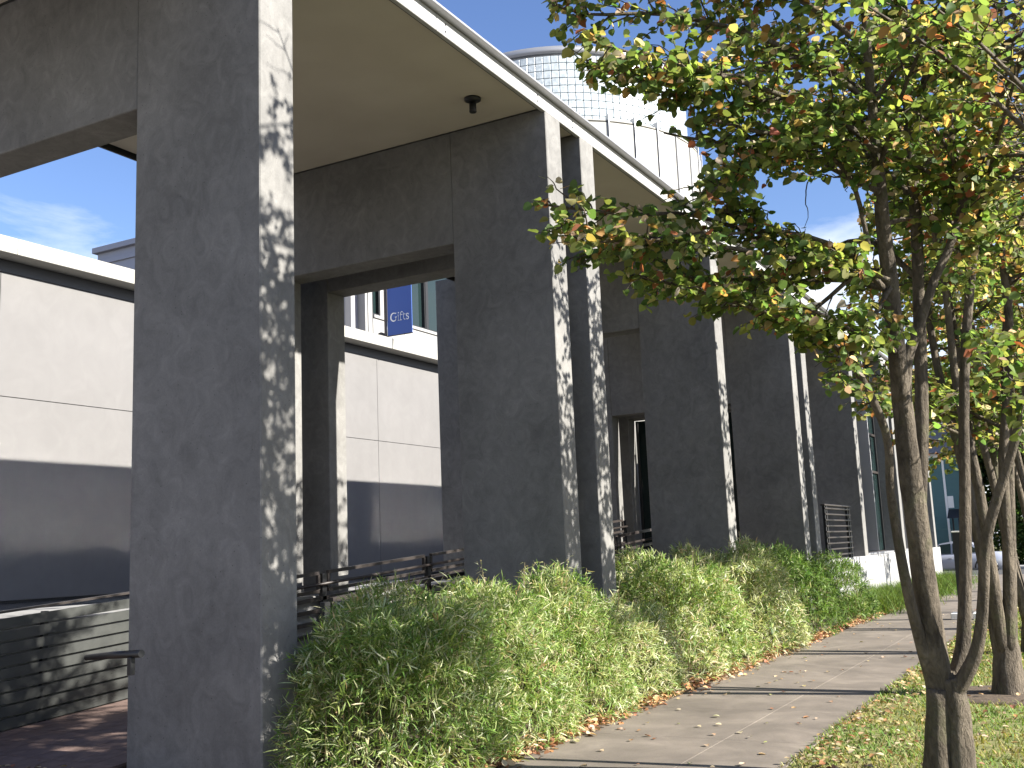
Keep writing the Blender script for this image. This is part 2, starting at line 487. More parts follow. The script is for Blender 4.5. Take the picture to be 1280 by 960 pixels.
MB().box((FX - .085, RY0, 6.925), (FX - .058, RY1, 6.955)).build('gap_shade_strip', M['steel'], roof)  # dark strip whose colour stands in for shade in the gap behind the fascia
for yb in (8.72, 10.78, 11.75, 16.9, 22.0):
    for zb in (6.955, 7.035):
        MB().lathe([(.013, -.01), (.013, .006)], (FX + .001, yb, zb), 8, 'x').build('bolt', M['black'], roof)

def ceiling_lamp(loc, label):
    t = empty('ceiling_lamp', loc)
    MB().lathe([(.10, 0), (.10, -.025), (.07, -.04), (.04, -.05)], (0, 0, 0), 20).build('flange', M['black'], t)
    b = MB().lathe([(.042, -.05), (.044, -.17), (.04, -.175)], (0, 0, 0), 16).build('can', M['black'], t)
    MB().lathe([(.046, -.155), (.046, -.165)], (0, 0, 0), 16).build('rim', M['steel'], t)
    tag(t, label, 'ceiling lamp')
ceiling_lamp((-5.99, 10.24, SOF - .012), 'small black can lamp fixed to the beige canopy ceiling')

# ------------------------------------------------------------------ enclosed part at the far end
t = empty('low_wall', (FX, 23.6, 0))
MB().box((-.34, 0.0, -.05), (.02, 19.0, 1.10), .012).build('wall', M['plinth'], t)
tag(t, 'low white concrete wall under the far portals, dappled with leaf shadow', 'low wall')
def window_bay(ya, yb, label):
    t = empty('window_bay', (FX - .42, ya, 1.10))
    W = yb - ya
    MB().box((-.03, .06, .08), (.0, W - .06, 5.74)).build('pane', M['glass'], t)
    for yy in (0, W - .06): MB().box((-.08, yy, 0), (.06, yy + .06, 5.80), .004).build('jamb', M['black'], t)
    ym = 1.98 if W < 5 else W * .46
    MB().box((-.06, ym, .10), (.34, ym + .05, 5.78), .004).build('mullion', M['zinc'], t)
    MB().box((.001, .062, .07), (.03, ym - .002, 5.74)).build('dark_panel', M['black'], t)
    for zz in (0.0, 2.35, 3.48, 5.76): MB().box((-.07, .062, zz), (.05, W - .062, zz + .07), .004).build('transom', M['steel'], t)
    MB().box((.07, .02, .002), (.30, W - .02, .05), .006).build('sill', M['zinc'], t)
    tag(t, label, 'window')
window_bay(28.82, 33.48, 'tall dark window with thin mullions above the low wall, left of the main trunk')
window_bay(34.92, 41.58, 'tall dark window farthest along the facade, right of the main trunk')
# dark glazed doors set inside the lower openings
for (y0, lab) in ((23.62, 'dark glazed partition behind the low doorway of the farther portals'),):
    t = empty('glass_partition', (-8.2, y0, 1.1))
    MB().box((-1.38, .02, .0), (1.40, .05, 3.46)).build('pane', M['glass'], t)
    for xx in (-1.38, -.02, 1.32): MB().box((xx, -.02, 0), (xx + .06, .10, 3.46), .004).build('frame', M['black'], t)
    tag(t, lab, 'partition')
# horizontal bar railing on the low wall
t = empty('bar_railing', (FX - .06, 24.35, 1.10))
for yy in (0, .18, 2.42, 2.62): MB().box((-.03, yy, .0), (.03, yy + .07, 1.22), .004).build('post', M['black'], t)
for i in range(9): MB().box((-.015, .0, .09 + .132 * i), (.045, 2.69, .125 + .132 * i), .004).build('rail', M['steel'], t)
MB().box((-.05, -.05, 1.222), (.05, 2.74, 1.262), .006).build('top_rail', M['steel'], t)
tag(t, 'dark railing of horizontal bars set on the white low wall', 'railing')

# ------------------------------------------------------------------ guardrails of the ramp
def open_guard(x, ya, yb, label, n=4, flat=False, h=1.03, za=None, zb=None):
    """a framed steel railing panel run following the ramp"""
    za = ramp_z(ya) if za is None else za; zb = ramp_z(yb) if zb is None else zb
    t = empty('ramp_railing', (x, ya, za))
    L = yb - ya; dz = zb - za
    def at(yy): return dz * yy / L
    seg = max(1, int(round(L / 2.4)))
    for s in range(seg + 1):
        yy = L * s / seg
        MB().box((-.035, yy - .045, at(yy) + .0), (.035, yy + .045, at(yy) + h - .03), .004).build('post', M['black'], t)
    for s in range(seg):
        a, b = L * s / seg + .10, L * (s + 1) / seg - .10
        for zz in (h - .02, h - .26):
            MB().bar((0, a, at(a) + zz), (0, b, at(b) + zz), .05, .045).build('frame_bar', M['steel'], t)
        for yy in (a, b):
            MB().box((-.022, yy - .02, at(yy) + h - .24), (.022, yy + .02, at(yy) + h - .04)).build('frame_bar', M['steel'], t)
    for i in range(n):
        zz = h - .36 - .155 * i
        MB().bar((.01, 0, at(0) + zz), (.01, L, at(L) + zz), .05, .05).build('rail', M['steel'], t)
    # round handrail on brackets
    MB().tube([(.10, 0.05, at(0) + h - .16), (.10, L - .05, at(L) + h - .16)], .021, 10).build('handrail', M['steel'], t)
    for s in range(seg + 1):
        yy = min(max(L * s / seg, .12), L - .12)
        MB().bar((.03, yy, at(yy) + h - .19), (.10, yy, at(yy) + h - .18), .02, .02).build('bracket', M['black'], t)
    tag(t, label, 'railing')
    return t
open_guard(-9.34, 8.9, 16.6, 'long dark railing along the back of the ramp, rising behind the hedge to the right', 4)
open_guard(-6.98, 8.6, 12.0, 'dark railing nearest the hedge, rising to a black end post beside the paired portals', 3, h=.98)
open_guard(-6.98, 13.2, 19.0, 'dark barred railing seen between the paired portals and the pale green bamboo', 5, h=1.08)
open_guard(-9.34, 17.7, 22.0, 'dark barred railing farther back at the top of the ramp', 5, h=1.1)
# boarded guard at the left
t = empty('boarded_guard', (-9.30, 1.0, 0))
for i in range(9):
    zz = .03 + .118 * i
    MB().bar((0, 0, ramp_z(1.0) + zz + .05), (0, 4.4, ramp_z(5.4) + zz + .05), .03, .096).build('board', M['board'], t)
    MB().bar((0, 4.404, ramp_z(5.4) + zz + .05), (0, 7.8, ramp_z(8.8) + zz + .05), .03, .096).build('board', M['board'], t)
for yy in (.1, 1.6, 3.1, 4.6, 6.1, 7.6): MB().box((-.075, yy, ramp_z(yy + 1)), (-.02, yy + .06, ramp_z(yy + 1) + 1.08), .004).build('post', M['black'], t)
MB().bar((0, 4.4, ramp_z(5.4) + 1.135), (0, 7.8, ramp_z(8.8) + 1.135), .085, .022).build('top_rail', M['steel'], t)
MB().bar((0, 0, ramp_z(1) + 1.135), (0, 4.396, ramp_z(5.4) + 1.135), .085, .022).build('top_rail', M['steel'], t)
tag(t, 'grey boarded guard of stacked horizontal boards along the ramp at lower left', 'guardrail')
# the handrail stub beside the nearest pier
hp = pix(177, 817, 7.02); hq = pix(108, 822, 7.35)
t = empty('handrail', tuple(hp))
MB().tube([(0, 0, 0), tuple((hq - hp) * .5 + np.array([0, 0, .004])), tuple(hq - hp)], [.026, .025, .020], 10).build('tube', M['black'], t)
v = pix(164, 819, 7.05) - hp
MB().box((v[0] - .02, v[1] - .02, v[2] - .13), (v[0] + .02, v[1] + .02, v[2] - .015), .004).build('bracket', M['black'], t)
tag(t, 'short black handrail end jutting out beside the nearest grey pier', 'handrail')

# ------------------------------------------------------------------ museum wing behind
WX = -17.10
wing = empty('museum_wing', (WX, 0, 0))
tag(wing, 'pale pinkish grey panelled museum wing behind the portals, with white upper storey', 'building')
MB().box((-10, -8, -.1), (-.06, 46, 7.30)).build('wall_core', M['joint'], wing)
JY = [-7.3 + 3.843 * k for k in range(14)]
for a, b in zip(JY[:-1], JY[1:]):
    for za, zb in ((1.08, 4.72), (4.732, 7.02)):
        MB().box((-.06, a + .006, za), (0, b - .006, zb), .004).build('panel', M['panel'], wing)
MB().box((-.05, -8, .95), (.03, 46, 1.075)).build('base_reveal', M['black'], wing)
MB().box((-.055, -8, 7.022), (.02, 46, 7.26), .006).build('shade_band', M['dark_band'], wing)  # dark strip for the shaded soffit and wall top below the parapet
for k in range(13):
    MB().box((-.6, JY[k] + .003, 7.262), (.46, JY[k + 1] - .003, 7.56), .006).build('parapet', M['cream'], wing)
# upper storey
UX = -.5
UY0 = 19.7
def ubox(a, b, name, mt, bev=.004): return MB().box((a[0], a[1], a[2]), (b[0], b[1], b[2]), bev).build(name, mt, wing)
ubox((-6.9, UY0, 7.30), (UX - .25, 46, 10.36), 'upper_core', M['greybox'])
ubox((-7.1, UY0 - .02, 7.30), (-6.902, 46, 9.9), 'end_step', M['greybox'])
ubox((-7.0, UY0 - .12, 10.362), (UX - .2, 46, 10.52), 'roof_edge', M['greybox'])
ubox((-6.9, UY0 - .05, 10.02), (UX - .25, UY0 - .003, 10.14), 'trim', M['greybox'])
for xx in (-6.55, -4.9, -3.2, -1.6): ubox((xx, UY0 - .05, 7.3), (xx + .10, UY0 - .003, 10.018), 'rib', M['steel'])
segs = [(UY0, 21.0), (24.0, 25.55), (25.556, 27.05), (27.056, 28.6), (28.606, 30.1), (30.106, 31.6), (31.606, 33.1), (33.106, 46)]
for a, b in segs: ubox((UX - .25, a, 7.62), (UX, b - .006, 8.36), 'upper_panel', M['white'])
ubox((UX - .26, 24.0, 8.364), (UX + .05, 46, 8.45), 'sill', M['white'])
ubox((UX - .248, UY0 + .01, 10.59), (UX, 46, 10.70), 'upper_panel', M['white'])
for a, b in ((24.02, 24.40), (24.62, 26.80), (26.92, 29.2), (29.3, 31.6), (31.7, 34.0), (34.1, 36.5)):
    w = ubox((UX - .22, a, 8.47), (UX - .16, b, 10.58), 'window', M['glass'], .002)
    fr = MB()
    for yy in (a, b - .05): fr.box((UX - .16, yy, 8.47), (UX - .05, yy + .05, 10.58))
    for zz in (8.47, 10.53): fr.box((UX - .158, a + .05, zz), (UX - .052, b - .05, zz + .05))
    fr.build('frame', M['black'], w)
ubox((UX - .24, 24.402, 8.452), (UX - .03, 24.618, 10.598), 'pilaster', M['white'])
ubox((UX - .24, 26.802, 8.452), (UX - .03, 26.918, 10.598), 'pilaster', M['black'])
# recess with lit pilasters to the left of the banner
ubox((UX - .9, 21.05, 7.62), (UX - .7, 23.6, 10.58), 'recess_wall', M['greybox'])
w = ubox((UX - .70, 21.2, 8.55), (UX - .66, 22.75, 10.5), 'window', M['glass'], .002)
ubox((UX - .68, 22.80, 7.62), (UX - .30, 22.90, 10.58), 'mullion', M['black'])
ubox((UX - .68, 23.0, 7.62), (UX - .02, 23.18, 10.58), 'pilaster', M['white'])
ubox((UX - .68, 23.6, 7.62), (UX + .01, 23.72, 10.58), 'pilaster', M['white'])
ubox((UX - .68, 23.76, 7.62), (UX + .01, 23.95, 10.58), 'pilaster', M['white'])
# banner
BY = 23.62
t = empty('banner', (-17.02, BY, 7.62))
MB().box((.20, -.012, .03), (1.02, .012, 2.6), .004).build('cloth', M['banner'], t)
MB().box((.10, -.05, -.10), (.17, .05, 2.7), .01).build('pole', M['steel'], t)
MB().lathe([(.13, -.06), (.15, -.03), (.15, .03), (.13, .06)], (-.04, 0, .02), 14, 'y').build('bracket', M['black'], t)
MB().tube([(.16, 0, .02), (1.03, 0, .02)], .016, 8).build('rod', M['steel'], t)
MB().tube([(.178, 0, .0), (.178, 0, .45)], .012, 6).build('cord', M['white_paint'], t)
def serif_text():
    """serif capitals drawn as strokes: G i f t s, about .6 wide and .24 high"""
    b = MB()
    def stroke(pts, w):
        for p, q in zip(pts[:-1], pts[1:]):
            b.bar((p[0], 0, p[1]), (q[0], 0, q[1]), .004, w)
    def arc(cx, cz, rx, rz, a0, a1, n=9): return [(cx + rx * cos(radians(a0 + (a1 - a0) * i / n)), cz + rz * sin(radians(a0 + (a1 - a0) * i / n))) for i in range(n + 1)]
    # G
    g = arc(.115, .12, .10, .115, 48, 318, 16); n = len(g)
    for i in range(n - 1):
        w = .016 + .024 * max(0, math.sin(math.pi * i / (n - 1)))
        stroke(g[i:i + 2], w)
    stroke([(.185, .205), (.195, .235)], .016)
    stroke([(.192, .03), (.192, .115)], .034); stroke([(.15, .115), (.225, .115)], .014)
    # i
    stroke([(.275, .012), (.275, .165)], .032); stroke([(.25, .008), (.305, .008)], .014); stroke([(.248, .16), (.275, .16)], .014); stroke([(.262, .222), (.29, .222)], .032)
    # f
    stroke([(.350, .012), (.350, .185)], .032); stroke(arc(.388, .185, .038, .055, 180, 50, 6), .018); stroke([(.325, .008), (.39, .008)], .014); stroke([(.322, .158), (.405, .158)], .014); stroke([(.408, .222), (.418, .222)], .026)
    # t
    stroke([(.455, .04), (.455, .205)], .032); stroke(arc(.485, .045, .030, .037, 180, 310, 5), .018); stroke([(.428, .158), (.51, .158)], .014)
    # s
    s = arc(.575, .125, .036, .038, 60, 250, 6) + arc(.575, .045, .040, .040, 70, -130, 6)
    stroke(s, .024); stroke([(.607, .125), (.607, .165)], .013); stroke([(.538, .005), (.538, .05)], .013)
    return b
serif_text().build('lettering', M['white_paint'], t, (.30, -.0165, .42))
tag(t, "blue hanging banner with the white word 'Gifts', on the pale wing's upper storey", 'banner')

# ------------------------------------------------------------------ glass block tower
TD = pix(690, 100, 1.0)[:2]; TD = TD / np.linalg.norm(TD)
tcx, tcy = TD * 46.0
RU, RL = 6.0, 6.45
tow = empty('round_tower', (tcx, tcy, 0))
tag(tow, 'white round tower with a glass block drum above the canopy roof', 'tower')
MB().lathe([(RL - .25, 0), (RL - .25, 18.35)], (0, 0, 0), 72).build('drum_core', M['towerpanel'], tow)
MB().lathe([(RU - .14, 18.3), (RU - .14, 21.55)], (0, 0, 0), 96).build('block_core', M['mortar'], tow)
MB().lathe([(RU - .05, 21.40), (RU + .02, 21.41), (RU + .02, 21.68), (RU - .1, 21.71)], (0, 0, 0), 120).build('rim', M['zinc'], tow)
MB().lathe([(RL - .03, 18.30), (RL + .01, 18.30), (RL + .01, 18.36), (RU - .05, 18.38)], (0, 0, 0), 120).build('ledge', M['cream'], tow)
NB = 120
face = math.atan2(-tcy, -tcx)
bme = MB().box((RU - .15, -.150, -.155), (RU - .02, .150, .155), .022).mesh('glass_block')
rest = []
for k in range(NB):
    a = 2 * pi * k / NB
    d = abs((a - face + pi) % (2 * pi) - pi)
    for r_ in range(9):
        zc = 18.55 + .322 * r_
        if d < radians(49):
            o = obj('glass_block', bme, M['block'], tow, (0, 0, zc)); o.rotation_euler = (0, 0, a)
        else: rest.append((a, zc))
m_ = MB()
for a, zc in rest:
    g = bmesh.ops.create_cube(m_.bm, size=1.0)
    for v in g['verts']:
        p = Vector((RU - .15 + (.13 if v.co.x > 0 else 0), v.co.y * .284, v.co.z * .296))
        v.co = Euler((0, 0, a)).to_matrix() @ p + Vector((0, 0, zc))
tag(m_.build('glass_block', M['block'], tow), kind='stuff')
NP = 35
pw = pi * RL / NP - .025
pme = MB().box((RL - .24, -pw, 13.0), (RL, pw, 18.26), .01).mesh('panel')
fme = MB().box((RL - .24, -.02, 12.9), (RL + .09, .02, 18.60), .004).mesh('fin')
pa0 = face + radians(4)
for k in range(NP):
    a = pa0 + 2 * pi * k / NP
    o = obj('panel', pme, M['towerpanel'], tow); o.rotation_euler = (0, 0, a)
    o = obj('fin', fme, M['zinc'], tow); o.rotation_euler = (0, 0, a + pi / NP)

# ------------------------------------------------------------------ trees
LEAFCOL = [((.095, .135, .036), 5), ((.065, .105, .032), 4), ((.14, .165, .045), 3.4), ((.22, .22, .075), 1.6), ((.27, .16, .06), .6), ((.22, .08, .04), .35), ((.34, .29, .21), .8)]
LEAFTOP = [((.095, .135, .036), 2.7), ((.15, .165, .045), 2.5), ((.25, .21, .07), 1.8), ((.29, .17, .06), 1.8), ((.25, .09, .045), 1.1), ((.36, .28, .20), 1.6)]

def inpoly(px, py, poly):
    c = np.zeros(len(px), bool); n = len(poly); j = n - 1
    for i in range(n):
        xi, yi = poly[i]; xj, yj = poly[j]
        c ^= ((yi > py) != (yj > py)) & (px < (xj - xi) * (py - yi) / (yj - yi + 1e-9) + xi)
        j = i
    return c
# what the crowns leave open: pruned clear of the canopy roof and walk
CLEAR = [
    [(-9999, -60), (560, -60), (668, -6), (688, 28), (700, 58), (718, 76), (734, 110), (772, 124), (788, 156), (822, 160), (850, 168), (876, 180), (885, 212), (866, 238), (830, 238), (790, 252), (765, 228), (735, 225), (700, 218), (655, 232),
     (655, 278), (678, 300), (682, 338), (735, 338), (786, 352), (770, 402), (868, 396), (925, 418), (995, 428), (1028, 478), (1050, 506), (1078, 524), (1100, 552), (1108, 600), (1108, 1500), (-9999, 1500)],
    [(962, 282), (972, 240), (1008, 224), (1042, 206), (1058, 236), (1078, 262), (1078, 300), (1052, 304), (1008, 282)],
    [(1108, 600), (1165, 604), (1215, 585), (1290, 560), (1500, 545), (1500, 1500), (1108, 1500)],
    [(1006, 352), (1040, 356), (1062, 372), (1040, 402), (1012, 384)],
    [(776, 120), (798, 150), (846, 152), (850, 138), (812, 130)],
]
def prune(P, soft=7):
    x, y, d = proj(P)
    x = x + rng.normal(0, soft, len(P)); y = y + rng.normal(0, soft, len(P))
    bad = d < 3.9
    for c in CLEAR: bad |= inpoly(x, y, c)
    return ~bad

class Tree:
    def __init__(s, base): s.base = np.array(base, float); s.wood = {}; s.leafP = []; s.leafD = []; s.tubes = []
    def limb(s, pts, rad, part='limb', seg=8):
        pts = np.array(pts, float)
        # smooth the polyline
        t = np.arange(len(pts)); tt = np.linspace(0, len(pts) - 1, (len(pts) - 1) * 4 + 1)
        out = np.empty((len(tt), 3)); rr = np.interp(tt, t, rad)
        for k, u in enumerate(tt):
            i = min(int(u), len(pts) - 2); f = u - i
            p0 = pts[max(i - 1, 0)]; p1 = pts[i]; p2 = pts[i + 1]; p3 = pts[min(i + 2, len(pts) - 1)]
            out[k] = .5 * (2 * p1 + (p2 - p0) * f + (2 * p0 - 5 * p1 + 4 * p2 - p3) * f * f + (3 * p1 - p0 - 3 * p2 + p3) * f ** 3)
        s.tubes.append((out, rr, part, seg))
        return out
    def twig(s, p, d, L, step=.037, r=.006, carve=True, droop=.10):
        n = max(3, int(L / step))
        d = unit(np.array(d, float)[None])[0]
        t = np.linspace(0.10, 1, n)
        wob = np.cumsum(rng.normal(0, .010, (n, 3)), 0)
        P = p + d * (t * L)[:, None] + np.array([0, 0, -1]) * (t ** 2 * L * droop)[:, None] + wob
        if carve and not prune(P[-1:], 3)[0]:
            ok = prune(P, 3)
            k = np.argmin(ok) if not ok.all() else n
            if k < 3: return
            P = P[:k]; n = k; t = t[:k]
        s.tubes.append((np.vstack([p[None], P]), np.linspace(r, .0025, n + 1), 'twig', 4))
        side = unit(np.cross(d, np.array([0, 0, 1.0]))[None])[0]
        for sg in (-1, 1):
            D = side * sg * 1.0 + d * .45 + np.array([0, 0, -.55])
            s.leafP.append(P + rng.normal(0, .012, P.shape)); s.leafD.append(np.tile(D, (n, 1)) + rng.normal(0, .42, (n, 3)))
    def spray(s, pts, nt, Lr=(.25, .7), r=.007, carve=True, flat=.35, start=.12, step=.037):
        """twigs along a limb, fanned out mostly level"""
        pts = np.array(pts); n = len(pts)
        for k in range(nt):
            u = start + (1 - start) * (k + rng.random()) / nt
            f = u * (n - 1); i = min(int(f), n - 2); p = pts[i] + (pts[i + 1] - pts[i]) * (f - i)
            d = unit((pts[i + 1] - pts[i])[None])[0]
            side = unit(np.cross(d, [0, 0, 1.0])[None] + 1e-6)[0]
            sg = 1 if k % 2 else -1
            dirv = d * rng.uniform(.2, 1.0) + side * sg * rng.uniform(.3, 1.0) + np.array([0, 0, rng.normal(.05, flat)])
            s.twig(p, dirv, rng.uniform(*Lr) * (1.15 - .5 * u), r=r, carve=carve, step=step)
    def build(s, label, group, cols, topcols, leafL=.078, seg_min=None, carve=True, keep=1.0, ztop=4.6, thin=0, cap=0):
        t = empty('street_tree', tuple(s.base))
        b0 = s.base
        parts = {}
        for pts, rr, part, seg in s.tubes: parts.setdefault(part, []).append((pts - b0, rr, seg))
        for part, lst in parts.items():
            if part in ('trunk', 'stem', 'limb'):
                for pts, rr, seg in lst: MB().tube(pts, list(rr), max(seg, 14) if part != 'limb' else seg, rough=.07 if part == 'trunk' else .035).build(part, M['bark'], t)
            else:
                Vs, Fs, off = [], [], 0
                for pts, rr, seg in lst:
                    seg = 3
                    n = len(pts); d = unit(np.gradient(pts, axis=0)); a = unit(np.cross(d, np.array([.31, .22, .92]))); b = np.cross(d, a)
                    an = np.arange(seg) * 2 * pi / seg
                    V = pts[:, None] + (a[:, None] * np.cos(an)[None, :, None] + b[:, None] * np.sin(an)[None, :, None]) * np.array(rr)[:, None, None]
                    i = np.arange(n - 1)[:, None] * seg; k = np.arange(seg)[None]; k2 = (k + 1) % seg
                    q = np.stack([i + k, i + k2, i + seg + k2, i + seg + k], -1).reshape(-1, 4)
                    Vs.append(V.reshape(-1, 3)); Fs.append(np.vstack([q[:, [0, 1, 2]], q[:, [0, 2, 3]]]) + off); off += n * seg
                tag(obj('twigs', npmesh('twigs', np.vstack(Vs), np.vstack(Fs)), M['bark'], t), kind='stuff')
        P = np.vstack(s.leafP); D = np.vstack(s.leafD)
        k = rng.random(len(P)) < keep
        if carve: k &= prune(P)
        if cap: k &= (P[:, 2] - .581 * (P[:, 0] + 5.4)) < cap + rng.normal(0, .18, len(P))  # crown top cut along the sun's slope so the pier tops stay lit
        if thin: k &= (P[:, 0] < -.25) | (rng.random(len(P)) < thin)  # crown beyond the view thinned so sun gets through to hedge and piers
        P, D = P[k], D[k]; n = len(P)
        N = unit(rng.normal(0, .55, (n, 3)) + np.array([.45, -.1, .65]))
        L = leafL * rng.uniform(.68, 1.2, n)
        C = pick(cols, n) * 1.45; C2 = pick(topcols, n) * 1.38
        # autumn colour has set in higher up and in clumps
        cl = np.sin(P[:, 0] * 2.3 + 1.1) + np.sin(P[:, 1] * 2.9 + P[:, 2] * 1.7) + (P[:, 2] - ztop) * .9
        w = (rng.random(n) < 1 / (1 + np.exp(-1.6 * cl)))[:, None]
        C = np.where(w, C2, C)
        V, T, CC = leaves(HEART, P - b0, D, N, L, L * rng.uniform(.78, 1.0, n), C, rng.uniform(-.6, 2.6, n))
        tag(obj('crown', npmesh('crown', V, T, CC), M['leaf'], t), kind=None)
        tag(t, label, 'tree', group)
        return t, n

TD0 = 7.85
def PX(lst, d0, d1=None):
    d1 = d0 if d1 is None else d1
    n = len(lst)
    return [pix(a, b, d0 + (d1 - d0) * i / max(n - 1, 1)) for i, (a, b, *_r) in enumerate(lst)]
def RD(lst, d): return [q[2] * d / F_PX for q in lst]

T1g = np.array([-1.075, 7.80, 0.0])
dT = float((np.array(T1g) - [0, 0, H]) @ fwd)
tr = Tree(T1g)
base = [(1188, 985, 30), (1186, 950, 26), (1182, 905, 25), (1180, 870, 24), (1178, 838, 19)]
A = [(1176, 880, 16), (1170, 830, 16.5), (1163, 780, 15.5), (1152, 700, 14.5), (1140, 610, 14), (1133, 550, 13), (1127, 490, 12)]
A1 = [(1127, 500, 12), (1121, 440, 11.5), (1112, 350, 10.5), (1104, 280, 9), (1098, 215, 8), (1090, 130, 6), (1083, 40, 5.2), (1078, -90, 4.6), (1070, -260, 3.6), (1060, -420, 2.8), (1050, -560, 1.6)]
A2 = [(1131, 500, 9), (1133, 450, 8), (1150, 405, 6), (1168, 350, 5.5), (1190, 300, 5), (1206, 230, 5), (1186, 150, 4.5), (1215, 80, 4), (1240, -20, 3), (1260, -150, 2)]
B = [(1149, 640, 8), (1152, 570, 8), (1152, 500, 8), (1150, 430, 7.6), (1148, 350, 7), (1144, 260, 7.5), (1137, 190, 6.5), (1134, 110, 5), (1130, 10, 4.4), (1122, -140, 3.6), (1116, -320, 2.6), (1112, -480, 1.6)]
Dl = [(1166, 860, 8), (1150, 800, 7.5), (1134, 735, 7), (1120, 660, 6), (1113, 610, 5.5), (1110, 555, 5), (1098, 515, 5), (1072, 465, 4.5), (1040, 428, 4), (1000, 404, 3.6), (940, 384, 3), (880, 366, 2.4), (800, 345, 1.6)]
Dm = [(1135, 735, 4), (1150, 770, 4.5), (1160, 800, 5)]
Er = [(1180, 868, 13), (1194, 848, 11), (1203, 810, 9), (1206, 760, 8), (1207, 690, 7.3), (1206, 610, 6.8), (1205, 520, 6.3), (1207, 430, 6), (1216, 330, 5), (1230, 230, 4), (1246, 100, 3), (1258, -60, 2)]
Fr = [(1188, 876, 12), (1206, 846, 10), (1222, 808, 8), (1229, 750, 7), (1232, 680, 6.6), (1244, 630, 6.3), (1262, 575, 5.5), (1277, 515, 5), (1294, 440, 4.5), (1320, 340, 3.5), (1350, 200, 2.5)]
def stem(lst, d0, d1, part='stem', seg=10):
    P = PX(lst, d0, d1); return tr.limb(P, RD(lst, (d0 + d1) / 2), part, seg)
stem(base[:1] + [(1186, 950, 23), (1181, 905, 22), (1178, 868, 20), (1176, 838, 16)], dT, dT, 'trunk', 14)
stem([(1203, 990, 21), (1200, 950, 18), (1198, 905, 16), (1192, 868, 15), (1186, 846, 12)], dT - .07, dT - .07, 'trunk', 12)
stem([(1172, 990, 19), (1172, 945, 16), (1172, 900, 15), (1172, 860, 14)], dT - .06, dT - .05, 'trunk', 12)
sA = stem(A, dT - .02, dT - .10, 'trunk', 12)
s1 = stem(A1, dT - .10, dT - .75)
s2 = stem(A2, dT - .08, dT - .1)
sB = stem(B, dT + .0, dT + .6)
sD = stem(Dl, dT - .02, dT - .75)
sE = stem(Er, dT - .03, dT + .3)
sF = stem(Fr, dT - .06, dT - .7)
# limbs that carry the sprays seen over the canopy roof, and their fellows round the crown
def limb(lst, d0, d1, nt, Lr=(.22, .6)):
    p = tr.limb(PX(lst, d0, d1), RD(lst, (d0 + d1) / 2), 'limb', 6)
    tr.spray(p, nt, Lr)
limb([(1106, 362, 4.2), (1062, 318, 3.6), (1000, 294, 3.2), (930, 286, 3), (860, 268, 2.6), (790, 268, 2.2), (730, 262, 1.8), (680, 256, 1.2)], dT - .3, dT - .7, 30, (.18, .42))
limb([(1098, 340, 5), (1040, 330, 4), (960, 318, 3.2), (880, 305, 2.8), (800, 300, 2), (720, 305, 1.4)], dT - .2, dT - 1.1, 30, (.2, .45))
limb([(1102, 360, 4), (1050, 350, 3.4), (980, 352, 3), (900, 350, 2.5), (815, 360, 1.6)], dT - .2, dT - .2, 26, (.2, .45))
limb([(1086, 310, 3.6), (1070, 240, 3.2), (1044, 200, 2.8), (1004, 172, 2.4), (950, 165, 2.6), (890, 150, 2)], dT - .4, dT - .9, 24)
limb([(1095, 190, 4.5), (1050, 150, 4), (980, 120, 3.2), (900, 95, 2.8), (820, 75, 2), (735, 50, 1.2)], dT - .5, dT - 1.2, 34)
limb([(1090, 130, 4), (1020, 80, 3.5), (930, 40, 3), (830, 18, 2.4), (740, 18, 1.8), (690, 6, 1.2)], dT - .5, dT - .9, 34)
limb([(985, 122, 2.8), (900, 130, 2.4), (840, 118, 2), (795, 108, 1.2)], dT - .7, dT - 1.0, 34, (.12, .32))
limb([(930, 95, 2.6), (850, 92, 2.2), (780, 92, 1.8), (735, 84, 1.2)], dT - .9, dT - .8, 34, (.12, .3))
limb([(960, 165, 2.6), (910, 178, 2.2), (860, 172, 1.6), (830, 166, 1.2)], dT - .7, dT - .9, 24, (.1, .26))
limb([(1084, 60, 4), (1000, 0, 3.4), (900, -40, 2.8), (790, -60, 2), (700, -40, 1.2)], dT - .55, dT - .3, 34)
limb([(1082, 20, 4), (1000, -70, 3), (900, -120, 2.5), (800, -150, 1.5)], dT - .6, dT - 1.5, 26)
limb([(1100, 240, 4), (1040, 210, 3.4), (980, 170, 3), (920, 210, 2.4), (880, 225, 1.6)], dT - .4, dT + .2, 24)
limb([(1149, 350, 4), (1080, 300, 3.4), (1000, 330, 2.8), (930, 350, 2)], dT + .2, dT + 1.2, 24)
limb([(1144, 250, 4), (1080, 190, 3.4), (1000, 140, 2.8), (920, 110, 2)], dT + .3, dT + 1.4, 26)
limb([(1137, 180, 4), (1060, 100, 3.4), (960, 50, 2.8), (860, 30, 2)], dT + .4, dT + 1.5, 28)
limb([(1130, 20, 4), (1050, -60, 3), (950, -110, 2.2), (860, -120, 1.4)], dT + .5, dT + 1.6, 24)
limb([(1120, 440, 4), (1080, 420, 3), (1040, 400, 2.5), (1000, 380, 2)], dT - .2, dT - .9, 22, (.18, .4))
limb([(1112, 360, 4), (1090, 400, 3), (1060, 450, 2.2), (1040, 470, 1.5)], dT - .3, dT - .8, 18, (.15, .35))
tr.spray(sD[26:], 40, (.18, .42)); tr.spray(sD[30:], 26, (.12, .3))
tr.spray(s1[14:], 26, (.3, .8)); tr.spray(s2[14:], 34, (.3, .8)); tr.spray(sB[20:], 28, (.3, .8)); tr.spray(sE[26:], 30, (.3, .8)); tr.spray(sF[24:], 26, (.3, .8))
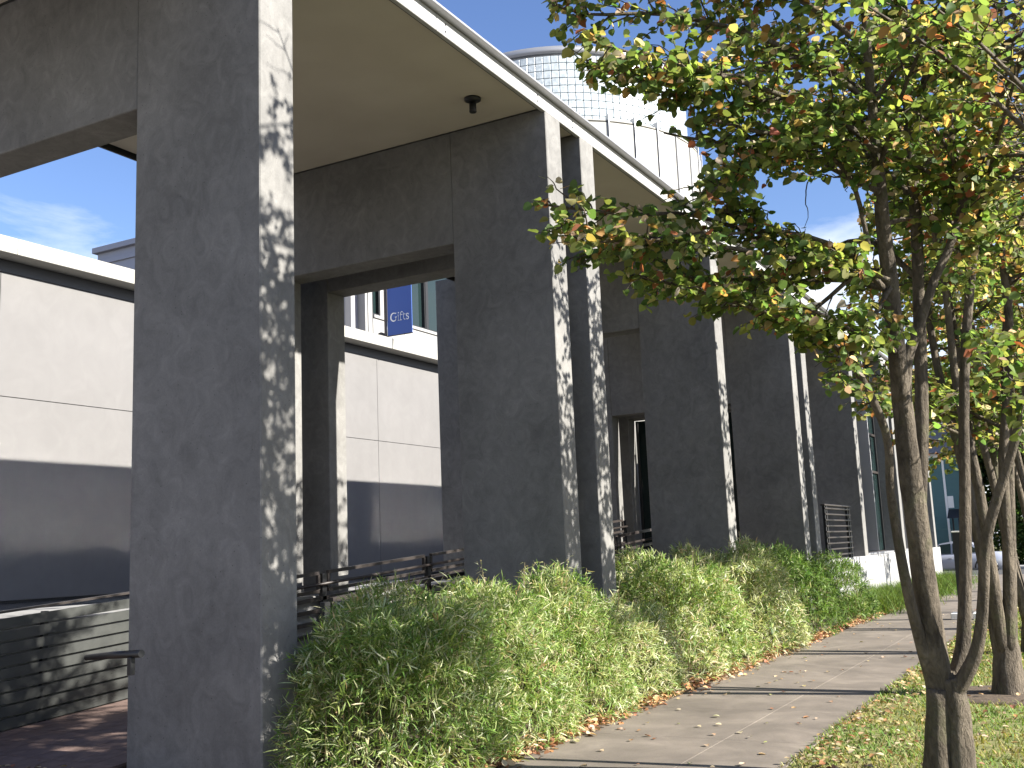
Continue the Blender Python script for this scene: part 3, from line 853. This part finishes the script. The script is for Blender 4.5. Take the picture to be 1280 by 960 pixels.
def side_limbs(stems, n, zr, Lr, rise=.28, carve=True, nt=13, twL=(.22, .55), step=.037, az=None):
    for k in range(n):
        st = stems[rng.integers(len(stems))]
        ok = np.where((st[:, 2] > zr[0]) & (st[:, 2] < zr[1]))[0]
        if len(ok) == 0: continue
        p = st[rng.choice(ok)]
        a = rng.uniform(0, 2 * pi) if az is None else rng.uniform(*az)
        L = rng.uniform(*Lr)
        d = np.array([cos(a), sin(a), rise * rng.uniform(.2, 1.6)])
        q = [p, p + d * L * .35 + [0, 0, .03], p + d * L * .7 + [0, 0, -.02], p + d * L + [0, 0, -.14]]
        if carve:
            qa = np.array(q); fine = np.vstack([qa[i] + (qa[i + 1] - qa[i]) * f for i in range(3) for f in (.15, .4, .65, .9)])
            good = prune(qa, 2)
            if not good[:3].all() or not prune(fine, 1)[:9].all(): continue
            if not good[3]: q = q[:3]
        w = tr.limb(q, [.018, .014, .010, .005][:len(q)], 'limb', 5)
        tr.spray(w, nt, twL, carve=carve, step=step)
side_limbs([s1, s2, sB, sE, sF], 54, (3.5, 6.6), (.9, 2.1))
side_limbs([s1, s2, sB, sE], 46, (5.0, 7.5), (.8, 2.0))
side_limbs([s1, sB], 16, (5.4, 7.3), (.9, 2.0), az=(3.6, 5.6))
side_limbs([s2, sE, sF, sB], 22, (3.3, 5.2), (.8, 1.9), az=(-1.2, 1.6))
limb([(1098, 300, 3), (1060, 330, 3), (1010, 318, 2.4), (960, 300, 2), (905, 262, 1.4)], dT - .2, dT - .6, 26, (.15, .35))
limb([(1012, 176, 2.6), (975, 178, 2.2), (930, 205, 1.8), (885, 245, 1.2)], dT - .6, dT - .9, 34, (.15, .38))
limb([(1050, 312, 2.4), (985, 296, 2.2), (940, 268, 1.8), (900, 235, 1.2)], dT - .35, dT - .6, 30, (.12, .3))
limb([(940, 384, 2.2), (870, 350, 2), (800, 320, 1.8), (730, 318, 1.2)], dT - .5, dT - .3, 34, (.15, .35))
limb([(930, 290, 2.2), (850, 300, 2), (770, 290, 1.6), (700, 280, 1.2)], dT - .6, dT - 1.1, 34, (.15, .32))
limb([(1112, 350, 3), (1070, 345, 3), (1000, 395, 2.4), (930, 372, 2)], dT - .4, dT - .2, 22, (.15, .35))
_t, n1 = tr.build('nearest street tree, several grey brown stems rising from one low trunk on the lawn', 'katsura trees along the sidewalk', LEAFCOL, LEAFTOP, .061, thin=.12, cap=5.4, ztop=5.6, keep=.84)
print('tree1 leaves', n1)

def row_tree(x, y, label, seed, n_stems=4, n_l=70, carve=True, leafL=.08, step=.07, nt=12, h=7.6):
    global tr, rng
    keep_rng = rng; rng = np.random.default_rng(seed)
    tr = Tree((x, y, 0)); b = np.array([x, y, 0.0])
    tr.limb([b + [0, 0, -.1], b + [0, 0, .15], b + [.01, 0, .38], b + [.0, .0, .62]], [.19, .15, .13, .10], 'trunk', 12)
    st = []
    for k in range(n_stems):
        a = 2 * pi * (k + rng.uniform(-.2, .2)) / n_stems + .6
        lean = rng.uniform(.05, .15)
        top = rng.uniform(.8, 1.0) * h
        q = [b + [.05 * cos(a), .05 * sin(a), .40]]
        for f in (.12, .28, .45, .62, .8, 1.0):
            rr = lean * top * f ** .8 * (1 if f < .5 else 1 + (f - .5) * .6)
            q.append(b + [cos(a) * (.06 + rr) + rng.normal(0, .03), sin(a) * (.06 + rr) + rng.normal(0, .03), .4 + (top - .4) * f])
        st.append(tr.limb(q, [.070, .055, .048, .040, .032, .020, .007], 'stem', 8))
    for s_ in st: tr.spray(s_[12:], 14, (.3, .8), carve=carve, step=step)
    side_limbs(st, n_l, (2.5, h * .9), (.8, 2.1), carve=carve, nt=nt, step=step)
    r = tr.build(label, 'katsura trees along the sidewalk', LEAFCOL, LEAFTOP, leafL, carve=carve)
    rng = keep_rng
    return r
print(row_tree(-.98, 11.75, 'second street tree in the row, its trunk base ringed by bare soil', 3, 5, 90)[1])
print(row_tree(-.96, 15.7, 'third street tree in the row, standing behind the second along the lawn', 4, 4, 70, leafL=.09, step=.085)[1])
print(row_tree(-.98, 19.6, 'fourth street tree in the row, farther up the lawn strip', 8, 4, 55, leafL=.10, step=.10, nt=10)[1])
print(row_tree(-.95, 23.6, 'fifth street tree in the row, far up the lawn strip', 9, 4, 45, leafL=.11, step=.12, nt=9)[1])
print(row_tree(-.95, 27.6, 'sixth street tree in the row, near the far end of the facade', 10, 4, 40, leafL=.12, step=.13, nt=9)[1])
print(row_tree(-.95, 31.6, 'seventh street tree in the row, by the far corner', 12, 4, 34, leafL=.13, step=.15, nt=8)[1])

# ------------------------------------------------------------------ bamboo hedge clumps
BAM = [((.20, .285, .065), 4), ((.12, .205, .045), 3.2), ((.32, .375, .14), 3), ((.54, .55, .34), 3), ((.42, .33, .18), .6)]
BAMP = [((.26, .33, .10), 3), ((.39, .42, .20), 3), ((.60, .59, .39), 3.8), ((.15, .235, .06), 1.8), ((.47, .375, .23), .8)]
BAMD = [((.13, .21, .045), 5), ((.075, .13, .03), 4), ((.18, .25, .08), 2), ((.34, .36, .19), .9)]
boxes = [(FX - PW, p[0], FX, p[0] + TH) for p in P_LIST]
def bush(cx, cy, rx, ry, h, n, label, cols, L=.11, W=.014, top_out=0.0, lean=(0.25, 0)):
    """a mound of bamboo shoots, each with a fan of narrow leaves"""
    ns = n // 9
    # points in a superellipsoid shell, more towards the outside
    u = rng.uniform(-1, 1, (ns * 3, 2)); z = rng.random(ns * 3)
    r = (np.abs(u[:, 0]) ** 2.2 + np.abs(u[:, 1]) ** 2.2)
    hh = (1 - np.clip(r, 0, 1) ** 2.2) ** .5
    lump = 1 + .13 * np.sin(u[:, 0] * 5 + cx * 3) * np.sin(u[:, 1] * 4.2 + cy) + .07 * np.sin(u[:, 1] * 9 + 2 * cy)
    zt = h * hh * lump
    depth = rng.random(ns * 3) ** 1.7
    side = (r > .55)
    zz = np.where(side, zt * rng.uniform(.06, 1, ns * 3), zt * (1 - .45 * depth))
    ok = (r < 1.0) & ((zz > zt * .55) | (r > .45))
    P = np.c_[cx + u[:, 0] * rx, cy + u[:, 1] * ry, zz][ok][:ns]
    for (x0, y0, x1, y1) in boxes:
        P = P[~((P[:, 0] > x0 - .05) & (P[:, 0] < x1 + .04) & (P[:, 1] > y0 - .05) & (P[:, 1] < y1 + .05))]
    m = len(P)
    out = np.c_[(P[:, 0] - cx) / rx, (P[:, 1] - cy) / ry, (P[:, 2] - h * .35) / h * .9]
    out = unit(out + rng.normal(0, .30, out.shape)); out[:, 2] = np.abs(out[:, 2]) * .8 + .05
    out = unit(out)
    # seven to eleven leaves per shoot
    rep = rng.integers(7, 12, m)
    idx = np.repeat(np.arange(m), rep); q = len(idx)
    along = rng.random(q)
    Pl = P[idx] + out[idx] * (along * .10)[:, None] + rng.normal(0, .012, (q, 3))
    D = unit(out[idx] * rng.uniform(.35, 1.0, (q, 1)) + rng.normal(0, .62, (q, 3)) + [0, 0, .05])
    N = unit(rng.normal(0, .5, (q, 3)) + [0.2, 0, .9])
    LL = L * rng.uniform(.42, 1.3, q)
    keepz = Pl[:, 2] > .02
    cshoot = pick(cols, m, .16)
    C = np.where((rng.random(q) < .55)[:, None], cshoot[idx], pick(cols, q, .15))
    for (x0, y0, x1, y1) in boxes:
        tip = Pl + D * LL[:, None]
        keepz &= ~((tip[:, 0] > x0 - .0) & (tip[:, 0] < x1) & (tip[:, 1] > y0) & (tip[:, 1] < y1))
    V, T, CC = leaves(BLADE, (Pl - [cx, cy, 0])[keepz], D[keepz], N[keepz], LL[keepz], W * rng.uniform(.62, 1.15, q)[keepz], C[keepz])
    t = empty('bamboo_shrub', (cx, cy, 0))
    obj('foliage', npmesh('foliage', V, T, CC), M['bamboo'], t)
    # canes, some standing above the mound
    Vs = MB()
    nc = 34
    for k in range(nc):
        a = rng.uniform(-1, 1, 2) * .78
        p0 = np.array([a[0] * rx, a[1] * ry, 0.0])
        zt_ = h * (1 - min(1, (abs(a[0]) ** 2.2 + abs(a[1]) ** 2.2)) ** 2.2) ** .5 * .92
        inside = any((x0 - .02 < p0[0] + cx < x1 + .02) and (y0 - .02 < p0[1] + cy < y1 + .02) for x0, y0, x1, y1 in boxes)
        if inside: continue
        Vs.tube([p0, p0 + [rng.normal(0, .03), rng.normal(0, .03), zt_ * .6], p0 + [rng.normal(0, .07), rng.normal(0, .07), zt_]], [.006, .005, .003], 4)
    tag(Vs.build('canes', M['cane'], t), kind='stuff')
    tag(t, label, 'shrub', 'bamboo shrubs planted along the sidewalk')
    return q
tot = 0
tot += bush(-4.92, 6.95, .78, 1.02, 1.08, 25000, 'nearest bamboo shrub, leaning against the foot of the nearest grey pier', BAM, .115, .0115)
tot += bush(-5.35, 8.10, 1.20, 1.25, 1.12, 26000, 'deep green bamboo shrub under the dark ramp railing, second from the near end', BAM, .112, .0115)
tot += bush(-5.20, 9.45, 1.02, 1.05, 1.17, 23000, 'bamboo shrub topped with tall pale shoots in front of the second wide pier', BAM, .108, .0115)
tot += bush(-4.82, 10.75, .60, 1.25, .84, 19000, 'low pale bamboo shrub at the foot of the close pair of piers', BAMP, .108, .0115)
tot += bush(-5.35, 13.55, 1.20, 1.25, 1.28, 21000, 'bamboo shrub just past the close pair of piers, beneath the barred railing', BAM, .12, .015)
tot += bush(-5.05, 15.70, 1.0, 1.50, 1.34, 24000, 'palest bamboo shrub, cream leaved, bulging toward the sidewalk', BAMP, .12, .016)
tot += bush(-4.95, 12.45, .75, .85, .72, 6000, 'small low bamboo shrub with tan tips between the two large clumps', BAMP, .115, .015)
tot += bush(-5.10, 18.70, 1.0, 1.55, 1.28, 17000, 'darkest bamboo shrub, in front of the pier past the pale clump', BAMD, .12, .017)
tot += bush(-4.95, 21.40, .9, 1.50, 1.06, 11000, 'dark green bamboo shrub at the near end of the white low wall', BAMD, .12, .018)
print('bamboo leaves', tot)

# airy shoots standing out above the hedge: part of the clumps they grow from
def shoots(parent_label, spots):
    par = next(o for o in bpy.data.objects if o.get('label') == parent_label)
    b = np.array(par.location)
    P, D, Ls = [], [], []
    tb = MB()
    for (x, y, z0, z1, lx, ly) in spots:
        p0 = np.array([x, y, z0]); p1 = np.array([x + lx, y + ly, z1])
        tb.tube([p0 - b, (p0 + p1) / 2 + [0, 0, .02] - b, p1 - b], [.004, .003, .002], 4)
        for k in range(16):
            f = .35 + .65 * k / 15
            p = p0 + (p1 - p0) * f
            a = rng.uniform(0, 2 * pi)
            P.append(p); D.append([cos(a), sin(a), rng.uniform(-.3, .5)]); Ls.append(rng.uniform(.06, .11))
    P, D, Ls = np.array(P), np.array(D), np.array(Ls); n = len(P)
    V, T, CC = leaves(BLADE, P - b, D, unit(rng.normal(0, .4, (n, 3)) + [0, 0, 1]), Ls, np.full(n, .011), pick(BAMP, n))
    tag(obj('shoots', npmesh('shoots', V, T, CC), M['bamboo'], par), kind='stuff')
    tag(tb.build('shoot_stems', M['cane'], par), kind='stuff')
shoots('bamboo shrub topped with tall pale shoots in front of the second wide pier',
       [(-5.3 + rng.normal(0, .3), 9.5 + rng.normal(0, .45), .95, 1.25 + rng.uniform(0, .28), rng.normal(0, .08), rng.normal(0, .1)) for k in range(20)])
shoots('bamboo shrub just past the close pair of piers, beneath the barred railing',
       [(-5.3 + rng.normal(0, .35), 13.6 + rng.normal(0, .6), .95, 1.22 + rng.uniform(0, .3), rng.normal(0, .08), rng.normal(0, .1)) for k in range(22)])
shoots('deep green bamboo shrub under the dark ramp railing, second from the near end',
       [(-5.5 + rng.normal(0, .4), 7.9 + rng.normal(0, .6), .95, 1.1 + rng.uniform(0, .22), rng.normal(0, .08), rng.normal(0, .1)) for k in range(12)])

# lily turf along the foot of the low wall
def tuft(cx, cy, r, h, n, label):
    P = np.c_[cx + rng.normal(0, r * .35, n), cy + rng.normal(0, r * .45, n), np.zeros(n)]
    a = rng.uniform(0, 2 * pi, n)
    D = np.c_[np.cos(a) * .6, np.sin(a) * .6, rng.uniform(.5, 1.3, n)]
    V, T, CC = leaves(GRASS, P - [cx, cy, 0], D, unit(np.c_[-D[:, 0], -D[:, 1], np.ones(n)]), h * rng.uniform(.7, 1.2, n), np.full(n, .014), pick([((.10, .16, .03), 3), ((.16, .21, .05), 2), ((.07, .12, .025), 2)], n))
    o = obj('lily_turf', npmesh('lily_turf', V, T, CC), M['grass'], None, (cx, cy, 0))
    tag(o, label, 'grass clump', 'grass clumps along the low wall')
labs = ['grass clump growing against the last dark bamboo shrub', 'grass clump at the white wall, second from the bamboo', 'bushy grass clump at the white wall, third from the bamboo', 'grass clump below the window bay, fourth from the bamboo',
        'bright grass clump right of the main trunk by the walk', 'grass clump beyond the bright one, before the corner', 'farthest grass clump at the end of the low wall']
for (x, y), l in zip([(-4.7, 23.5), (-4.75, 25.0), (-4.7, 26.6), (-4.7, 28.3), (-4.35, 30.3), (-4.5, 33.0), (-4.6, 36.5)], labs):
    tuft(x, y, 1.15, .55, 1500, l)

# ------------------------------------------------------------------ lawn blades, litter
n = 52000
yy = 5.5 + 26 * rng.random(n) ** 1.9; xx = rng.uniform(-2.2, .75, n)
P = np.c_[xx, yy, np.full(n, -.004)]
a = rng.uniform(0, 2 * pi, n)
D = np.c_[np.cos(a) * .5, np.sin(a) * .5, rng.uniform(.5, 1.2, n)]
patch = np.sin(xx * 3.1 + 1) * np.sin(yy * 2.3) + rng.normal(0, .5, n)
C = np.where((patch > .2)[:, None], pick([((.12, .20, .04), 3), ((.18, .25, .06), 2)], n), pick([((.33, .27, .12), 2), ((.25, .25, .08), 3), ((.17, .21, .06), 2)], n))
keep = ~((np.hypot(xx + .98, yy - 11.75) < .75 * rng.uniform(.7, 1.1, n)) | (np.hypot(xx + 1.07, yy - 7.8) < .16))
V, T, CC = leaves(GRASS, P[keep], D[keep], unit(np.c_[-D[:, 0], -D[:, 1], np.ones(n)])[keep], (.055 * rng.uniform(.5, 1.3, n))[keep], (.006 * (1 + yy / 10))[keep], C[keep])
tag(obj('grass', npmesh('grass', V, T, CC), M['grass']), 'short patchy lawn grass beside the sidewalk', 'grass', kind='stuff')
# bare soil ring round the second trunk
m_ = MB()
m_.lathe([(.80, -.02), (.62, .012), (.2, .02)], (-.98, 11.75, 0), 28)
tag(m_.build('soil_ring', M['soil']), kind='structure')

def litter(name, P, Lr, cols, label, flat=.25):
    n = len(P)
    a = rng.uniform(0, 2 * pi, n)
    D = np.c_[np.cos(a), np.sin(a), rng.normal(0, flat, n)]
    N = unit(rng.normal(0, flat, (n, 3)) + [0, 0, 1])
    L = rng.uniform(*Lr, n)
    V, T, CC = leaves(HEART, P, D, N, L, L * .85, pick(cols, n))
    tag(obj(name, npmesh(name, V, T, CC), M['litter']), label, 'fallen leaves', kind='stuff')
DRY = [((.40, .30, .16), 3), ((.32, .19, .09), 2.2), ((.48, .40, .26), 2), ((.22, .10, .05), 1.2), ((.30, .30, .12), .8)]
n = 2300
y_ = 6.2 + 24 * rng.random(n) ** 1.8
x_ = np.where(rng.random(n) < .55, -2.15 + np.abs(rng.normal(0, .32, n)), rng.uniform(-2.1, .6, n))
litter('fallen_leaves', np.c_[x_, y_, rng.uniform(.012, .045, n)], (.028, .06), DRY, 'tan fallen leaves strewn over the lawn and its edge')
n = 170
litter('sidewalk_leaves', np.c_[rng.uniform(-4.1, -2.2, n), 6 + 24 * rng.random(n) ** 1.4, rng.uniform(.006, .014, n)], (.03, .065), DRY, 'few pale fallen leaves scattered on the sidewalk slabs', .12)
n = 5200
y_ = rng.uniform(5.2, 31, n)
x_ = -4.14 + rng.normal(0, .09, n) - .10
litter('hedge_litter', np.c_[x_, y_, np.abs(rng.normal(0, .025, n)) + .008], (.03, .07), [((.42, .24, .12), 3), ((.36, .17, .08), 2), ((.48, .36, .22), 2), ((.25, .12, .06), 1)], 'orange brown leaf litter lining the foot of the hedge', .4)
n = 500
litter('ramp_leaves', np.c_[rng.uniform(-9.2, -7.0, n), rng.uniform(3, 9, n), np.full(n, .05)], (.03, .06), DRY, 'dry leaves on the paved ramp at lower left', .15)

# ------------------------------------------------------------------ far end: cross street, car, house, trees
m_ = MB(); m_.box((-60, 43.41, -.3), (60, 43.6, 0.0), .02); tag(m_.build('far_kerb', M['plinth']), kind='structure')
m_ = MB(); m_.box((-60, 52.5, -.3), (60, 52.7, 0.02), .02); m_.box((-60, 52.71, -.3), (60, 55.0, 0.0)); tag(m_.build('far_sidewalk', M['plinth']), kind='structure')
m_ = MB(); m_.box((-60, 55.01, -.3), (60, 120, -.01)); tag(m_.build('far_lawn', M['turf']), kind='structure')

def car(loc, rz, label, paint):
    t = empty('parked_car', loc, rz)
    # lower body: cross-sections along x, front at -x
    secs = [(-2.18, .34, .55, .62), (-2.10, .28, .68, .80), (-1.5, .24, .78, .86), (-.95, .24, .86, .88), (0.0, .24, .88, .89), (1.0, .24, .90, .88), (1.55, .25, .92, .86), (2.05, .28, .90, .80), (2.20, .36, .80, .66)]
    b = MB(); rings = []
    for x, z0, z1, w in secs:
        pr = [(w * .88, z0), (w, z0 + .14), (w * 1.0, (z0 + z1) / 2 + .06), (w * .93, z1 - .04), (w * .82, z1), (-w * .82, z1), (-w * .93, z1 - .04), (-w, (z0 + z1) / 2 + .06), (-w, z0 + .14), (-w * .88, z0)]
        rings.append([b.bm.verts.new((x, yy, zz)) for yy, zz in pr])
    for i in range(len(rings) - 1):
        for k in range(10): b.bm.faces.new((rings[i][k], rings[i][(k + 1) % 10], rings[i + 1][(k + 1) % 10], rings[i + 1][k])).smooth = True
    b.bm.faces.new(rings[0][::-1]); b.bm.faces.new(rings[-1])
    b.build('body', paint, t)
    b = MB(); rings = []
    for x, z, w in [(-1.0, .87, .74), (-.28, 1.30, .60), (.1, 1.37, .58), (.75, 1.35, .57), (1.62, .90, .70)]:
        rings.append([b.bm.verts.new((x, yy, zz)) for yy, zz in ((.78, .86), (w, z), (-w, z), (-.78, .86))])
    for i in range(4):
        for k in range(3): b.bm.faces.new((rings[i][k], rings[i][k + 1], rings[i + 1][k + 1], rings[i + 1][k]))
    b.build('cabin', paint, t)
    for sg in (-1, 1):
        yb = sg * .80
        for pts in ([(-.82, .90), (-.30, 1.25), (.12, 1.30), (.12, .90)], [(.19, .90), (.19, 1.30), (.70, 1.28), (1.25, .94)]):
            m2 = MB()
            def yat(z): return sg * (.785 - (z - .86) * .40 + .02)
            m2.prism([(x, yat(z), z) for x, z in pts], (0, -sg * .02, 0)); m2.build('window', M['glass'], t)
        for xw in (-1.35, 1.38):
            wz = MB().lathe([(.20, -.09), (.31, -.10), (.33, -.06), (.33, .06), (.31, .10), (.20, .09)], (xw, sg * .76, .33), 24, 'y').build('wheel', M['black'], t)
            MB().lathe([(.04, .075), (.19, .085), (.205, .06)] if sg > 0 else [(.205, -.06), (.19, -.085), (.04, -.075)], (xw, sg * .785, .33), 20, 'y').build('rim', M['zinc'], wz)
            arc = [(xw + .40 * cos(radians(a)), sg * .895, .33 + .40 * sin(radians(a))) for a in range(0, 181, 18)]
            MB().tube(arc, .03, 6).build('wheel_arch', M['black'], t)
        MB().box((-2.12, sg * .62 - .16, .58), (-2.02, sg * .62 + .16, .72), .02).build('headlight', M['white_paint'], t)
        MB().box((2.06, sg * .62 - .15, .66), (2.17, sg * .62 + .15, .82), .02).build('tail_light', M['red'], t)
        MB().box((.02, sg * .885 - .02, .70), (.16, sg * .885 + .02, .73), .006).build('door_handle', M['zinc'], t)
        MB().box((-.85, sg * .90 - .10, .90), (-.70, sg * .90 + .04, 1.0), .02).build('mirror', paint, t)
    MB().box((-2.25, -.75, .36), (-2.10, .75, .50), .03).build('bumper', M['black'], t)
    MB().box((2.12, -.75, .38), (2.27, .75, .52), .03).build('bumper', M['black'], t)
    tag(t, label, 'car')
M['red'] = mat('tail_red', (.35, .02, .02), 0.3)
M['car_paint'] = mat('silver_paint', (.42, .44, .50), 0.28, 0.35)
M['car_dark'] = mat('dark_paint', (.03, .035, .06), 0.3, 0.2)
c0 = pix(1236, 717, 1.0) - np.array([0, 0, H]); c0 = c0 / c0[1]
car((c0[0] * 46.2 - 1.35, 46.2, -.12), 0.0, 'silver sedan parked across the end of the sidewalk, half behind the stems', M['car_paint'])

# black tapered post on white blocks, standing on the sidewalk
g = empty('display_post', (-2.40, 21.6, 0))
b = MB(); r_ = []
for (w, z) in ((.105, .13), (.10, .5), (.09, 1.2), (.085, 1.60)):
    r_.append([b.bm.verts.new((sx * w, sy * w, z)) for sx, sy in ((-1, -1), (1, -1), (1, 1), (-1, 1))])
for i in range(3):
    for k in range(4): b.bm.faces.new((r_[i][k], r_[i][(k + 1) % 4], r_[i + 1][(k + 1) % 4], r_[i + 1][k]))
b.bm.faces.new(r_[0][::-1]); b.bm.faces.new(r_[-1])
b.build('shaft', M['black'], g)
MB().box((-.10, -.10, 1.602), (.10, .10, 1.63), .006).build('cap', M['white_paint'], g)
MB().box((-.25, -.16, .0), (-.07, .16, .125), .015).build('base_block', M['white_paint'], g)
MB().box((.13, -.16, .0), (.25, .16, .125), .015).build('base_block', M['white_paint'], g)
tag(g, 'tall black tapering post on white base blocks, standing on the sidewalk behind the stems', 'post')

# teal house
M['teal'] = mat('teal_siding', (.075, .16, .17), 0.7)
N_, L_, b_ = nodes(M['teal'])
M['shingle'] = mat('roof_shingle', (.16, .15, .15), 0.9)
_n = noise(M['shingle'], 12, 5, .7); _r = ramp(M['shingle'], _n.outputs['Fac'], [(.3, (.10, .10, .10)), (.7, (.24, .23, .23))]); nodes(M['shingle'])[1].new(_r.outputs[0], nodes(M['shingle'])[2].inputs['Base Color'])
hx0, hx1, hy = -13.0, -5.72, 58.0
t = empty('teal_house', (hx1, hy, 0))
MB().box((hx0 - hx1, .0, .0), (-.10, 7, 5.60)).build('wall', M['teal'], t)
for i in range(30): MB().box((hx0 - hx1, -.022, .3 + .175 * i), (-.16, -.001, .3 + .175 * i + .165), .004).build('siding_board', M['teal'], t)
for xx in (-1.14, -.155): MB().box((xx, -.05, .0), (xx + .11, .01, 5.6), .006).build('corner_board', M['white_paint'], t)
MB().box((hx0 - hx1, -.055, 5.45), (-.04, -.0, 5.66), .006).build('frieze', M['white_paint'], t)
m2 = MB(); m2.prism([(hx0 - hx1 - .4, -.5, 5.65), (hx0 - hx1 - .4, 3.5, 8.2), (hx0 - hx1 - .4, 7.5, 5.65)], (-(hx0 - hx1) + .8, 0, 0)); m2.build('roof', M['shingle'], t)
w = MB().box((-3.6, -.05, 1.0), (-2.4, -.0, 2.8), .01).build('window', M['white_paint'], t)
MB().box((-3.5, -.06, 1.1), (-2.5, -.051, 2.7)).build('pane', M['glass'], w)
MB().box((-1.02, -.045, 2.85), (-.74, -.023, 3.45), .006).build('notice_board', M['white_paint'], t)
tag(t, 'teal sided house with white corner boards and grey shingle roof across the street', 'house')
# dark shop canopy with a white letter in front of the house
t = empty('shop_canopy', (-5.6, 55.4, 0))
MB().prism([(-.95, 0, 2.30), (-.95, .9, 2.75), (-.95, .9, 2.3)], (1.5, 0, 0)).build('awning', M['black'], t)
MB().box((-.5, .3, .9), (.75, .36, 2.28), .01).build('board', M['car_dark'], t)
l = MB(); l.box((-.42, .27, 1.62), (-.33, .299, 2.08)); l.box((-.329, .27, 1.99), (-.16, .299, 2.08)); l.box((-.329, .27, 1.81), (-.20, .299, 1.89)); l.build('lettering', M['white_paint'], t)
for xx in (-.8, .45): MB().box((xx, .6, 0), (xx + .07, .67, 2.6), .004).build('post', M['black'], t)
tag(t, 'dark canopy with a white letter F in front of the teal house', 'canopy')
# small sign
t = empty('street_sign', (-4.75, 52.6, 0))
MB().tube([(0, 0, 0), (0, 0, 1.95)], .03, 8).build('post', M['zinc'], t)
MB().box((-.17, -.05, 1.50), (.17, -.032, 1.88), .01).build('plate', M['pinkish'] if 'pinkish' in M else M['white_paint'], t)
rg = [(.10 * cos(a), -.058, 1.69 + .10 * sin(a)) for a in np.linspace(0, 2 * pi, 17)]
MB().tube(rg, .016, 5, False).tube([(-.07, -.058, 1.76), (.07, -.058, 1.62)], .014, 5).build('symbol', M['red'], t)
tag(t, 'small square sign with a red ring symbol on a post across the street', 'sign')

# trees beyond the cross street
DARK = [((.04, .075, .018), 4), ((.06, .10, .025), 3), ((.09, .13, .035), 1.5), ((.16, .13, .04), .6)]
def far_tree(x, y, h, r, n, label, seed, L=.30):
    g_ = np.random.default_rng(seed)
    t = empty('far_tree', (x, y, 0))
    MB().tube([(0, 0, -.2), (.05, 0, h * .25), (0, .1, h * .5), (.1, 0, h * .8)], [.30, .22, .16, .05], 8).build('trunk', M['bark'], t)
    for k in range(7):
        a = k * .9 + g_.uniform(0, .4); z = h * (.25 + .07 * k)
        MB().tube([(0, 0, z), (r * .35 * cos(a), r * .35 * sin(a), z + .6), (r * .75 * cos(a), r * .75 * sin(a), z + 1.2)], [.10, .07, .03], 5).build('limb', M['bark'], t)
    nc = 60
    c = g_.normal(0, 1, (nc, 3)); c = unit(c) * (g_.random((nc, 1)) ** .45) * [r, r, h * .42] + [0, 0, h * .56]
    P = c[g_.integers(0, nc, n)] + g_.normal(0, 1, (n, 3)) * [r * .17, r * .17, h * .06]
    D = g_.normal(0, 1, (n, 3)); N = unit(g_.normal(0, .6, (n, 3)) + [.2, 0, .7])
    V, T, CC = leaves(HEART, P, D, N, L * g_.uniform(.6, 1.2, n), L * .8 * g_.uniform(.6, 1.2, n), pick(DARK, n))
    obj('crown', npmesh('crown', V, T, CC), M['leaf'], t)
    tag(t, label, 'tree', 'trees beyond the cross street')
far_tree(-3.3, 60.5, 9.5, 3.0, 11000, 'dark bushy tree right of the teal house beyond the cross street', 1)
far_tree(.2, 58.5, 11, 3.6, 12000, 'tall dark tree beyond the cross street at the far right', 2)
far_tree(4.0, 62, 10, 3.6, 4000, 'dark tree at the far right end of the cross street', 3)
far_tree(-.6, 72, 14, 5.0, 5000, 'tall tree standing behind the other dark trees beyond the street', 4, .4)
far_tree(-9.5, 72, 13, 4.5, 5000, 'large tree showing above the roof of the teal house', 6, .4)
# low shrubs in front of them
def low_shrub(x, y, r, h, label, seed):
    g_ = np.random.default_rng(seed); n = 4200
    P = unit(g_.normal(0, 1, (n, 3))) * (g_.random((n, 1)) ** .35) * [r, r, h * .5] + [0, 0, h * .5]
    V, T, CC = leaves(HEART, P, g_.normal(0, 1, (n, 3)), unit(g_.normal(0, .6, (n, 3)) + [.2, 0, .7]), .16 * g_.uniform(.6, 1.2, n), .13 * g_.uniform(.6, 1.2, n), pick(DARK, n))
    t = empty('far_shrub', (x, y, 0))
    obj('foliage', npmesh('foliage', V, T, CC), M['leaf'], t)
    MB().tube([(0, 0, 0), (.05, 0, h * .6)], [.05, .02], 6).build('stem', M['bark'], t)
    tag(t, label, 'shrub', 'shrubs beyond the cross street')
low_shrub(-3.6, 56.5, 1.5, 3.4, 'dark shrub beside the teal house, behind the silver car', 21)
low_shrub(-1.4, 56.3, 1.5, 2.9, 'dark shrub across the street, right of the silver car', 22)
low_shrub(1.2, 56.6, 1.6, 3.0, 'dark shrub across the street at the far right', 23)
